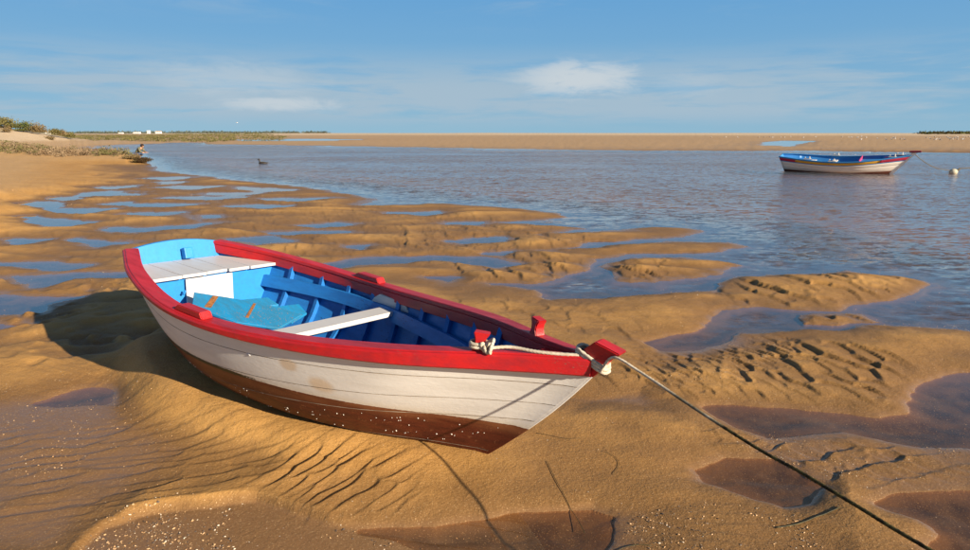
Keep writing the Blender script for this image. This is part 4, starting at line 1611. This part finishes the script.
pts = [Vector((0.22 + 0.5 * k, -0.02 * k, 0.10 + 0.03 * math.sin(k * 0.9))) for k in range(13)]
v_, f_ = tube(pts, 0.022, 6)
mesh_obj('line', v_, f_, M_DARKROPE, l2)

# ------------------------------------------------------------------ gulls on the far bank
M_GULL = mat_simple('gull_white', (0.80, 0.79, 0.76), (0.70, 0.69, 0.66), 3.0, 0.8, 0)
M_GULLG = mat_simple('gull_grey', (0.22, 0.23, 0.25), (0.30, 0.31, 0.33), 3.0, 0.8, 0)
M_BEAK = mat_simple('gull_beak', (0.55, 0.30, 0.04), (0.45, 0.22, 0.04), 3.0, 0.6, 0)


def ellipsoid(bm, c, r, rot=None, seg=10, rings=7):
    m = Matrix.Translation(c)
    if rot is not None:
        m = m @ rot
    m = m @ Matrix.Diagonal((r[0], r[1], r[2], 1))
    return bmesh.ops.create_uvsphere(bm, u_segments=seg, v_segments=rings, radius=1.0, matrix=m)['verts']


def gull_meshes():
    bm = bmesh.new()
    ellipsoid(bm, (0, 0, 0.27), (0.20, 0.085, 0.085), Matrix.Rotation(R(-14), 4, 'Y'))
    ellipsoid(bm, (0.17, 0, 0.36), (0.055, 0.045, 0.085), Matrix.Rotation(R(20), 4, 'Y'))
    ellipsoid(bm, (0.20, 0, 0.44), (0.055, 0.045, 0.045))
    me_b = bm_obj('body', bm, M_GULL, smooth=True).data
    out = [('body', me_b)]
    for s in (-1, 1):
        bm = bmesh.new()
        ellipsoid(bm, (-0.06, 0.062 * s, 0.285), (0.21, 0.035, 0.060), Matrix.Rotation(R(-8), 4, 'Y'))
        out.append(('wing', bm_obj('wing', bm, M_GULLG, smooth=True).data))
        bm = bmesh.new()
        bmesh.ops.create_cone(bm, cap_ends=True, segments=6, radius1=0.012, radius2=0.012, depth=0.22, matrix=Matrix.Translation((0.02, 0.035 * s, 0.10)))
        out.append(('leg', bm_obj('leg', bm, M_BEAK).data))
    bm = bmesh.new()
    bmesh.ops.create_cone(bm, cap_ends=True, segments=6, radius1=0.016, radius2=0.003, depth=0.07, matrix=Matrix.Translation((0.28, 0, 0.435)) @ Matrix.Rotation(R(95), 4, 'Y'))
    out.append(('beak', bm_obj('beak', bm, M_BEAK).data))
    mm = [q[1] for q in out]
    for o in list(bpy.data.objects):
        if o.data in mm:
            bpy.data.objects.remove(o)
    return out


gm = gull_meshes()
rg_ = random.Random(21)
gull_px = []
for i in range(64):
    x = rg_.choice([rg_.uniform(848, 906), rg_.uniform(925, 972), rg_.uniform(925, 968), rg_.uniform(700, 850)])
    y = rg_.choice([rg_.gauss(138.7, 0.35), rg_.gauss(141.0, 0.4) if x > 850 else rg_.gauss(138.6, 0.3), rg_.gauss(138.9, 0.5)])
    gull_px.append((x, max(137.9, min(142.0, y))))
gxy = [unproj(*q) for q in gull_px]
gz = terrain(np.array([q[0] for q in gxy]), np.array([q[1] for q in gxy]))[0]
for (x, y), z in zip(gxy, gz):
    g = empty('gull', (x, y, max(float(z), 0.0) - 0.005), rg_.uniform(0, 6.28))
    g.scale = (1.15, 1.15, 1.15)
    tag(g, 'white gull standing in the flock on the far sandbank', 'gull', 'gulls resting on the far sandbank')
    for nm, me in gm:
        o = bpy.data.objects.new(nm, me)
        COL.objects.link(o)
        o.parent = g
# one gull in flight, upper left
p = at_depth(237, 122.5, 160)
fg = empty('gull', p, R(200))
tag(fg, 'single white gull flying low above the left horizon', 'gull')
bm = bmesh.new()
ellipsoid(bm, (0, 0, 0), (0.24, 0.07, 0.07))
ellipsoid(bm, (0.22, 0, 0.02), (0.06, 0.045, 0.045))
bm_obj('body', bm, M_GULL, fg, smooth=True)
for s in (-1, 1):
    v_ = [(0.10, 0, 0.03), (0.12, 0.30 * s, 0.14), (0.02, 0.68 * s, 0.08), (-0.06, 0.32 * s, 0.13), (-0.10, 0, 0.02)]
    slab('wing', v_ if s > 0 else v_[::-1], 0.015, M_GULL, fg, 0.0)

# dark bird on the water, left
p = Vector((*unproj(263, 163.5), 0.0))
cb = empty('water_bird', p, R(170))
tag(cb, 'dark water bird floating alone on the left part of the lagoon', 'bird')
M_DARKB = mat_simple('dark_plumage', (0.03, 0.028, 0.025), (0.06, 0.05, 0.04), 6.0, 0.6, 0)
bm = bmesh.new()
ellipsoid(bm, (0, 0, 0.03), (0.27, 0.11, 0.09))
ellipsoid(bm, (-0.26, 0, 0.05), (0.10, 0.05, 0.03), Matrix.Rotation(R(15), 4, 'Y'))
ellipsoid(bm, (0.20, 0, 0.13), (0.045, 0.04, 0.11), Matrix.Rotation(R(15), 4, 'Y'))
bm_obj('body', bm, M_DARKB, cb, smooth=True)
bm = bmesh.new()
ellipsoid(bm, (0.25, 0, 0.235), (0.07, 0.04, 0.04))
bmesh.ops.create_cone(bm, cap_ends=True, segments=6, radius1=0.018, radius2=0.004, depth=0.09, matrix=Matrix.Translation((0.34, 0, 0.23)) @ Matrix.Rotation(R(92), 4, 'Y'))
bm_obj('head', bm, M_DARKB, cb, smooth=True)

# ------------------------------------------------------------------ person crouching by the water
M_SKIN = mat_simple('skin', (0.50, 0.29, 0.19), (0.42, 0.23, 0.15), 9.0, 0.6, 0)
M_JACKET = mat_simple('olive_jacket', (0.105, 0.10, 0.055), (0.15, 0.14, 0.085), 14.0, 0.9)
M_JEANS = mat_simple('blue_jeans', (0.04, 0.07, 0.14), (0.06, 0.10, 0.19), 14.0, 0.9)
M_HAIR = mat_simple('dark_hair', (0.018, 0.010, 0.007), (0.04, 0.02, 0.012), 30.0, 0.7)
M_SHOE = mat_simple('dark_shoe', (0.03, 0.03, 0.03), (0.05, 0.05, 0.05), 14.0, 0.7)


def skin_mesh(name, pts, edges, radii, mat, parent, root=0, sub=2):
    me = bpy.data.meshes.new(name)
    me.from_pydata([tuple(p) for p in pts], edges, [])
    o = bpy.data.objects.new(name, me)
    COL.objects.link(o)
    md = o.modifiers.new('skin', 'SKIN')
    for i, r in enumerate(radii):
        sv_ = me.skin_vertices[0].data[i]
        sv_.radius = (r, r) if not isinstance(r, tuple) else r
        sv_.use_root = (i == root)
    md.use_smooth_shade = True
    m2 = o.modifiers.new('sub', 'SUBSURF')
    m2.levels = sub
    m2.render_levels = sub
    dg = bpy.context.evaluated_depsgraph_get()
    ev = o.evaluated_get(dg)
    nm_ = bpy.data.meshes.new_from_object(ev)
    bpy.data.objects.remove(o)
    nm_.materials.clear()
    nm_.materials.append(mat)
    nm_.polygons.foreach_set('use_smooth', [True] * len(nm_.polygons))
    o = bpy.data.objects.new(name, nm_)
    COL.objects.link(o)
    o.parent = parent
    return o


pp = at_depth(136.0, 155.0, 40.0)
PZ = max(ground_z(pp.x, pp.y), 0.0)
person = empty('person', (pp.x, pp.y, PZ), R(-8))
person.scale = (0.95, 0.95, 0.95)
person.rotation_euler = (0, R(14), R(-8))
tag(person, 'person in olive jacket and jeans crouching at the water with arms held out', 'person')
# facing +x; squatting
body_pts = [(0.0, 0, 0.30), (0.06, 0, 0.45), (0.16, 0, 0.63), (0.23, 0, 0.74), (0.30, 0, 0.80), (0.335, 0, 0.86),
            (0.22, -0.17, 0.70), (0.36, -0.20, 0.52), (0.56, -0.13, 0.50), (0.64, -0.10, 0.505),
            (0.22, 0.17, 0.70), (0.38, 0.19, 0.53), (0.57, 0.10, 0.53), (0.65, 0.07, 0.535),
            (0.02, -0.11, 0.26), (0.34, -0.15, 0.40), (0.12, -0.14, 0.08), (0.26, -0.15, 0.04),
            (0.02, 0.11, 0.26), (0.34, 0.15, 0.40), (0.12, 0.14, 0.08), (0.26, 0.15, 0.04)]
body_edges = [(0, 1), (1, 2), (2, 3), (3, 4), (4, 5), (3, 6), (6, 7), (7, 8), (8, 9), (3, 10), (10, 11), (11, 12), (12, 13),
              (0, 14), (14, 15), (15, 16), (16, 17), (0, 18), (18, 19), (19, 20), (20, 21)]
body_r = [(0.14, 0.12), (0.14, 0.10), (0.15, 0.10), (0.13, 0.08), 0.05, (0.08, 0.09), 0.06, 0.045, 0.033, (0.038, 0.018), 0.06, 0.045, 0.033, (0.038, 0.018),
          0.085, 0.062, 0.045, (0.05, 0.03), 0.085, 0.062, 0.045, (0.05, 0.03)]
skin_mesh('body', body_pts, body_edges, body_r, M_SKIN, person)
jr = [(0.165, 0.145), (0.17, 0.135), (0.185, 0.135), (0.16, 0.105), (0.075, 0.07)]
skin_mesh('jacket', body_pts[:4] + [(0.27, 0, 0.775)] + [body_pts[6], body_pts[7], (0.53, -0.145, 0.502)] + [body_pts[10], body_pts[11], (0.54, 0.112, 0.532)],
          [(0, 1), (1, 2), (2, 3), (3, 4), (3, 5), (5, 6), (6, 7), (3, 8), (8, 9), (9, 10)], jr + [0.085, 0.065, 0.05, 0.085, 0.065, 0.05], M_JACKET, person)
skin_mesh('trousers', [body_pts[0], body_pts[14], body_pts[15], (0.135, -0.14, 0.11), body_pts[18], body_pts[19], (0.135, 0.14, 0.11)],
          [(0, 1), (1, 2), (2, 3), (0, 4), (4, 5), (5, 6)], [(0.15, 0.13), 0.10, 0.078, 0.06, 0.10, 0.078, 0.06], M_JEANS, person)
bm = bmesh.new()
ellipsoid(bm, (0.34, 0, 0.885), (0.098, 0.088, 0.115), Matrix.Rotation(R(25), 4, 'Y'), 14, 10)
bm_obj('head', bm, M_SKIN, person, smooth=True)
bm = bmesh.new()
hv = ellipsoid(bm, (0.322, 0, 0.905), (0.118, 0.103, 0.120), Matrix.Rotation(R(25), 4, 'Y'), 16, 12)
for v in hv:
    if v.co.x > 0.41 and v.co.z < 0.88:
        v.co.x = 0.40 + (v.co.x - 0.41) * 0.2
bm_obj('hair', bm, M_HAIR, person, smooth=True)
# fingers
for s, hx, hy, hz in ((-1, 0.66, -0.10, 0.505), (1, 0.67, 0.07, 0.535)):
    for k in range(4):
        a = (k - 1.5) * 0.02
        v_, f_ = tube([(hx, hy + a, hz), (hx + 0.05, hy + a * 1.2, hz + 0.004), (hx + 0.075 - abs(k - 1.4) * 0.006, hy + a * 1.3, hz - 0.012)], 0.0085, 6)
        mesh_obj('finger', v_, f_, M_SKIN, person, smooth=True)
    v_, f_ = tube([(hx - 0.02, hy - s * 0.03, hz), (hx + 0.015, hy - s * 0.055, hz - 0.004), (hx + 0.04, hy - s * 0.06, hz - 0.008)], 0.0095, 6)
    mesh_obj('thumb', v_, f_, M_SKIN, person, smooth=True)
for s in (-1, 1):
    bm = bmesh.new()
    ellipsoid(bm, (0.22, 0.145 * s, 0.035), (0.14, 0.055, 0.045), None, 12, 8)
    bm_obj('shoe', bm, M_SHOE, person, smooth=True)

# ------------------------------------------------------------------ plants
M_BUSH1 = mat_leaf('bush_olive', (0.15, 0.14, 0.04), (0.21, 0.175, 0.065))
M_BUSH2 = mat_leaf('bush_brown', (0.20, 0.14, 0.06), (0.26, 0.195, 0.095))
M_BUSH3 = mat_leaf('bush_green', (0.10, 0.125, 0.035), (0.15, 0.145, 0.05))
M_SALT = mat_leaf('saltbush', (0.25, 0.165, 0.09), (0.33, 0.245, 0.15))
M_SALTG = mat_leaf('saltbush_green', (0.13, 0.14, 0.045), (0.22, 0.18, 0.08))
M_DARKG = mat_leaf('dark_weed', (0.05, 0.055, 0.014), (0.085, 0.05, 0.022))
M_MARSH = mat_leaf('marsh_grass', (0.10, 0.105, 0.03), (0.20, 0.165, 0.06))
M_FAR = mat_leaf('far_wood', (0.075, 0.095, 0.075), (0.11, 0.125, 0.095), 0.1)  # distance haze is put into this greyed, bluish green leaf colour
M_BARK = mat_simple('bark', (0.10, 0.07, 0.045), (0.15, 0.11, 0.075), 12.0, 0.9)


def leaves(vl, fl, c, rx, ry, rz, n, size, rr):
    """leaf-sized quads spread through an uneven volume of clumps"""
    nc_ = max(4, n // 45)
    cl_ = []
    for _ in range(nc_):
        while True:
            q = Vector((rr.uniform(-1, 1), rr.uniform(-1, 1), rr.uniform(-0.55, 1)))
            if q.length < 1:
                break
        cl_.append(q)
    for _ in range(n):
        q = rr.choice(cl_)
        g = Vector((rr.gauss(0, 0.20), rr.gauss(0, 0.20), rr.gauss(0, 0.17)))
        p = q * 0.82 + g
        p = Vector((c[0] + p.x * rx, c[1] + p.y * ry, c[2] + p.z * rz))
        s = size * rr.uniform(0.6, 1.5)
        d = Vector((rr.gauss(0, 1), rr.gauss(0, 1), rr.gauss(0.4, 0.9))).normalized()
        e = d.orthogonal().normalized()
        e.rotate(Matrix.Rotation(rr.uniform(0, 6.28), 3, d))
        k = len(vl)
        vl += [p, p + e * s * 0.28 + d * s * 0.5, p + d * s * 1.1, p - e * s * 0.28 + d * s * 0.5]
        fl.append((k, k + 1, k + 2, k + 3))


def bush(label, px, py, Y, rx, rz, mat, n=900, size=0.14, group='bushes along the left dune', seed=1, twig=0, name='dune_bush', z=None, cat='bush'):
    rr = random.Random(seed)
    p = at_depth(px, py, Y)
    zg = ground_z(p.x, p.y) if z is None else z
    e = empty(name, (p.x, p.y, zg))
    tag(e, label, cat, group)
    hc = max(p.z - zg, rz * 0.5)
    vl, fl = [], []
    leaves(vl, fl, (0, 0, hc), rx, rx * 0.9, rz, n, size, rr)
    # skirt of foliage down to the sand
    leaves(vl, fl, (0, 0, max(hc - rz * 0.8, 0.1)), rx * 0.9, rx * 0.8, max(hc * 0.6, 0.2), n // 3, size, rr)
    vl = [Vector((v.x, v.y, max(v.z, 0.01))) for v in vl]
    mesh_obj('crown', vl, fl, mat, e)
    sv2, sf2 = [], []
    for i in range(5):
        a = rr.uniform(0, 6.28)
        tipv = Vector((math.cos(a) * rx * 0.5, math.sin(a) * rx * 0.5, hc + rz * (0.4 if not twig else 1.0)))
        pts = [Vector((0, 0, -0.05)), tipv * 0.5 + Vector((rr.gauss(0, 0.05), rr.gauss(0, 0.05), 0.05)), tipv]
        v, f = tube(pts, [0.05, 0.03, 0.012], 6)
        mesh_obj('stem', v, f, M_BARK, e)
    return e


bush('broad olive bush at the picture\'s left edge on the dune', -4, 133.7, 88, 2.29, 0.98, M_BUSH1, 1400, 0.17, seed=1)
bush('tall yellow-green bush, second from the left edge on the dune', 12, 133.2, 90, 1.69, 0.94, M_BUSH1, 1300, 0.16, seed=2)
bush('rounded green bush left of the brown bushes on the dune', 24, 134.2, 88, 1.49, 0.85, M_BUSH3, 1100, 0.15, seed=3)
bush('brownish bush just left of the highest dune bush\'s gap', 33, 133.7, 89, 1.35, 0.94, M_BUSH2, 1100, 0.15, seed=4)
bush('brown rounded bush at the right end of the tall dune bushes', 40, 134.7, 88, 1.08, 0.81, M_BUSH2, 900, 0.14, seed=5)
bush('olive bush right of the gap with the small white house', 55, 137.7, 90, 1.01, 0.58, M_BUSH1, 700, 0.13, seed=6)
bush('low brown bush sloping down to the right of the dune', 63, 139.2, 91, 0.94, 0.50, M_BUSH2, 600, 0.13, seed=7)
bush('last low olive bush of the dune row, nearest the marsh', 71, 139.7, 93, 0.94, 0.45, M_BUSH1, 600, 0.13, seed=8)
bush('thin straggling brown bush on the pale dune slope', 9, 139, 84, 0.75, 0.6, M_BUSH2, 380, 0.13, seed=9, twig=1)
bush('small straggling bush on the dune slope below the white house', 50, 139, 84, 0.7, 0.4, M_BUSH2, 320, 0.12, seed=10, twig=1)
bush('dark green and rust coloured clump at the tip of the beach', 142, 160.5, 36.0, 0.55, 0.16, M_DARKG, 1500, 0.06, group=None, seed=11, name='shore_plant', cat='plant')
bush('rust brown low clump beside the crouching person', 132, 157.5, 37.0, 0.55, 0.15, M_BUSH2, 1200, 0.06, group=None, seed=12, name='shore_plant', cat='plant')


def ground_cover(name, label, region, n, rx, rz, size, nl, mats, seed, sink=0.0):
    rr = random.Random(seed)
    P_ = upoly(region) if not isinstance(region, dict) else region['w']
    xs, ys = [], []
    bx = [min(q[0] for q in P_), max(q[0] for q in P_), min(q[1] for q in P_), max(q[1] for q in P_)]
    while len(xs) < n:
        x, y = rr.uniform(bx[0], bx[1]), rr.uniform(bx[2], bx[3])
        if poly_sdf(np.array([x]), np.array([y]), P_, 1.0)[0] < 0:
            xs.append(x)
            ys.append(y)
    zs, sd_, _ = terrain(np.array(xs), np.array(ys))
    vl, fl, fm = [], [], []
    for x, y, z, s in zip(xs, ys, zs, sd_):
        if s < 0.1:
            continue
        k = rr.uniform(0.6, 1.3)
        n0 = len(fl)
        leaves(vl, fl, (x, y, float(z) + rz * k * 0.3 - sink), rx * k, rx * k, rz * k, nl, size, rr)
        fm += [0 if gnoise(np.array([x * 0.25]), np.array([y * 0.5]), 5)[0] + rr.gauss(0, 0.25) < 0.12 else 1] * (len(fl) - n0)
    o = mesh_obj(name, vl, fl, mats, fmat=fm)
    tag(o, label, kind='stuff')
    return o


# low saltbush in front of the dunes, on the top of the beach
ground_cover('saltbush_strip', 'low grey-brown saltbush along the top of the beach', {'w': [(-46, 37.5), (-26, 37.6), (-21.6, 37.2), (-21.2, 38.6), (-25, 41.5), (-34, 44.5), (-52, 47)]}, 760, 0.46, 0.34, 0.085, 64, [M_SALT, M_SALTG], 3)
ground_cover('dune_foot_scrub', 'thin scrub at the foot of the dunes', {'w': [(-68, 66), (-46, 60), (-42, 64), (-56, 76), (-80, 78)]}, 90, 0.5, 0.20, 0.10, 40, [M_SALT, M_SALTG], 4)
ground_cover('marsh_strip', 'strip of green marsh grass beyond the inlet', {'w': [(-110, 128), (-66, 113), (-50, 118), (-44, 122), (-46, 140), (-80, 260), (-150, 420), (-330, 420)]}, 1300, 1.6, 0.30, 0.30, 30, [M_MARSH, M_SALTG], 5)
ground_cover('far_scrub', 'dark scrub on the far sandbank at the right edge', {'w': [(205, 292), (260, 285), (300, 330), (250, 345), (214, 318)]}, 160, 3.2, 0.7, 0.7, 40, [M_DARKG, M_BUSH3], 6)
# distant woods on the left horizon: several low masses
ground_cover('far_wood', 'low wooded shore on the left horizon', {'w': [(-900, 1050), (-330, 1100), (-290, 1250), (-560, 1320), (-1000, 1250)]}, 240, 18.0, 2.0, 2.6, 40, [M_FAR, M_FAR], 7)

# ------------------------------------------------------------------ far white houses
M_HOUSE = mat_simple('lime_white', (0.78, 0.76, 0.72), (0.70, 0.67, 0.62), 0.6, 0.8, 0)
M_ROOF = mat_simple('pale_roof', (0.45, 0.30, 0.20), (0.55, 0.42, 0.32), 0.6, 0.8, 0)
M_PANE = mat_simple('dark_pane', (0.05, 0.06, 0.07), (0.08, 0.09, 0.10), 1.0, 0.2, 0)


def house(label, px, py, Y, w, h, d, pitched=False):
    w, h, d = w * 0.8, h * 0.7, d * 0.8
    p = at_depth(px, py + 0.4, Y)
    e = empty('house', (p.x, p.y, p.z - h))
    tag(e, label, 'house', 'white houses on the horizon' if Y > 300 else None)
    bm = bmesh.new()
    bmesh.ops.create_cube(bm, size=1.0, matrix=Matrix.Translation((0, 0, h / 2 - 1)) @ Matrix.Diagonal((w, d, h + 2, 1)))
    wall = bm_obj('wall', bm, M_HOUSE, e)
    if pitched:
        slab('roof', [(-w * 0.55, -d * 0.55, h), (w * 0.55, -d * 0.55, h), (w * 0.55, 0, h * 1.35), (-w * 0.55, 0, h * 1.35)], 0.2, M_ROOF, e, 0)
        slab('roof', [(-w * 0.55, 0, h * 1.35), (w * 0.55, 0, h * 1.35), (w * 0.55, d * 0.55, h), (-w * 0.55, d * 0.55, h)], 0.2, M_ROOF, e, 0)
    else:
        bm = bmesh.new()
        bmesh.ops.create_cube(bm, size=1.0, matrix=Matrix.Translation((0, 0, h + 0.15)) @ Matrix.Diagonal((w * 1.04, d * 1.04, 0.3, 1)))
        bm_obj('roof', bm, M_HOUSE, e)
    for k in range(3):
        bm = bmesh.new()
        bmesh.ops.create_cube(bm, size=1.0, matrix=Matrix.Translation((w * (k - 1) * 0.3, -d / 2, h * 0.6)) @ Matrix.Diagonal((w * 0.10, 0.12, h * 0.28, 1)))
        bm_obj('window', bm, M_PANE, e)


house('small white house seen through the gap between the dune bushes', 48, 131.8, 420, 2.6, 2.6, 3)
house('tiny low white house, leftmost on the left horizon beyond the marsh', 121, 132.2, 980, 7, 4, 6)
house('long low white house between the leftmost house and the tower-like one', 137, 131.8, 1000, 12, 4.5, 6)
house('narrow tower-like white house on the left horizon', 148.5, 130.2, 1000, 4.5, 7, 5)
house('wide white house with pitched roof, rightmost on the left horizon', 158.5, 131.2, 1000, 10, 5, 6, True)

# ------------------------------------------------------------------ shells, weed and twigs on the sand
M_SHELL = [mat_simple('shell_white', (0.66, 0.58, 0.46), (0.54, 0.44, 0.32), 60.0, 0.55, 0), mat_simple('shell_tan', (0.50, 0.30, 0.14), (0.60, 0.40, 0.22), 60.0, 0.6, 0),
           mat_simple('shell_dark', (0.10, 0.075, 0.06), (0.16, 0.12, 0.09), 60.0, 0.6, 0)]
rng = random.Random(77)
sv, sf, sm = [], [], []
spots = []
SHELLS = [([(60, 392), (230, 370), (300, 400), (200, 430), (120, 470), (60, 500), (0, 470), (0, 410)], 900, 0.002, 0.0065),
          ([(70, 560), (110, 520), (180, 500), (260, 505), (330, 525), (420, 548), (600, 560)], 1500, 0.0018, 0.0085),
          ([(610, 548), (640, 515), (720, 505), (800, 520), (830, 560), (620, 570)], 900, 0.0018, 0.0080),
          ([(640, 372), (700, 352), (760, 338), (800, 345), (740, 385), (660, 392)], 800, 0.0025, 0.0065),
          ([(720, 425), (800, 430), (960, 450), (960, 480), (840, 480), (740, 450)], 900, 0.002, 0.006),
          ([(860, 318), (970, 322), (970, 332), (880, 330)], 150, 0.003, 0.007),
          ([(700, 408), (900, 416), (960, 380), (970, 440), (780, 430)], 450, 0.002, 0.0045),
          ([(0, 330), (970, 330), (970, 560), (0, 560)], 1800, 0.0015, 0.0045),
          ([(0, 200), (970, 230), (970, 330), (0, 330)], 1400, 0.003, 0.009),
          ([(0, 170), (150, 170), (330, 200), (0, 210)], 400, 0.008, 0.02)]
for reg, n, r0, r1 in SHELLS:
    pr = np.array(reg, float)
    got = 0
    while got < n:
        x, y = rng.uniform(pr[:, 0].min(), pr[:, 0].max()), rng.uniform(pr[:, 1].min(), pr[:, 1].max())
        if poly_sdf(np.array([x]), np.array([y]), reg, 1.0)[0] < 0:
            wq = unproj(x, y)
            got += 0.3
            if fbm(np.array([wq[0] * 1.6]), np.array([wq[1] * 1.6]), 3, 95)[0] + rng.gauss(0, 0.16) < 0.0:
                continue
            spots.append((*wq, r0 + (r1 - r0) * rng.random() ** 2.2))
            got += 1
sp = np.array(spots)
hz, hsd, hlag = terrain(sp[:, 0], sp[:, 1])
eps = 0.01
hx_ = terrain(sp[:, 0] + eps, sp[:, 1])[0]
hy_ = terrain(sp[:, 0], sp[:, 1] + eps)[0]
dxb = sp[:, 0] - BO[0]
dyb = sp[:, 1] - BO[1]
lxb = BA[0, 0] * dxb + BA[1, 0] * dyb
lyb = BA[0, 1] * dxb + BA[1, 1] * dyb
for i in range(len(sp)):
    if hlag[i] < -0.25:
        continue
    if -0.2 < lxb[i] < 3.2 and abs(lyb[i]) < 0.6:
        continue
    nrm = Vector((-(hx_[i] - hz[i]) / eps, -(hy_[i] - hz[i]) / eps, 1)) + Vector((rng.gauss(0, 0.4), rng.gauss(0, 0.4), 0))
    n0 = len(sf)
    shard(sv, sf, (sp[i, 0], sp[i, 1], hz[i] + sp[i, 2] * 0.12), sp[i, 2], nrm, 0.5, 0.5)
    c = rng.random()
    sm += [0 if c < 0.13 else (1 if c < 0.66 else 2)] * (len(sf) - n0)
o = mesh_obj('shell_debris', sv, sf, M_SHELL, fmat=sm)
tag(o, 'scattered shell fragments and grit on the sand', kind='stuff')

M_WEED = mat_simple('seaweed', (0.035, 0.030, 0.014), (0.075, 0.065, 0.025), 30.0, 0.6)


def strand(label, pts, rad, name='seaweed_strand', cat='seaweed', lift=0.004, mat=None):
    w = [unproj(px, py, 0.05) for (px, py) in pts]
    hz_ = terrain(np.array([q[0] for q in w]), np.array([q[1] for q in w]))[0]
    P3 = [Vector((q[0], q[1], max(float(h), 0.0) + lift)) for q, h in zip(w, hz_)]
    pth = resample(P3, 0.02)
    hz2 = terrain(np.array([q.x for q in pth]), np.array([q.y for q in pth]))[0]
    pth = [Vector((q.x, q.y, max(float(h), 0.0) + lift)) for q, h in zip(pth, hz2)]
    c = pth[0].copy()
    v, f = tube([q - c for q in pth], rad, 6)
    o = mesh_obj(name, v, f, mat or M_WEED, smooth=True)
    o.location = c
    tag(o, label, cat)
    return o


strand('thin curved weed strand lying between the keel and the bottom pool', [(547, 460), (556, 478), (566, 494), (575, 506), (581, 516), (585, 524)], 0.0014)
strand('thin dark stick on the sand under the weedy end of the rope', [(840, 505), (822, 512), (800, 519), (776, 523)], 0.0028, 'stick', 'stick', 0.003)
strand('short faint weed strand on the sand right of the keel', [(536, 432), (548, 434), (566, 438), (580, 438)], 0.0010)
strand('wispy weed strand on the sand below the bow rope', [(606, 452), (615, 457), (619, 464), (613, 472)], 0.0010)
strand('small weed sprig near the bottom edge left of the rope shadow', [(652, 540), (640, 538), (625, 540), (612, 546)], 0.0014)
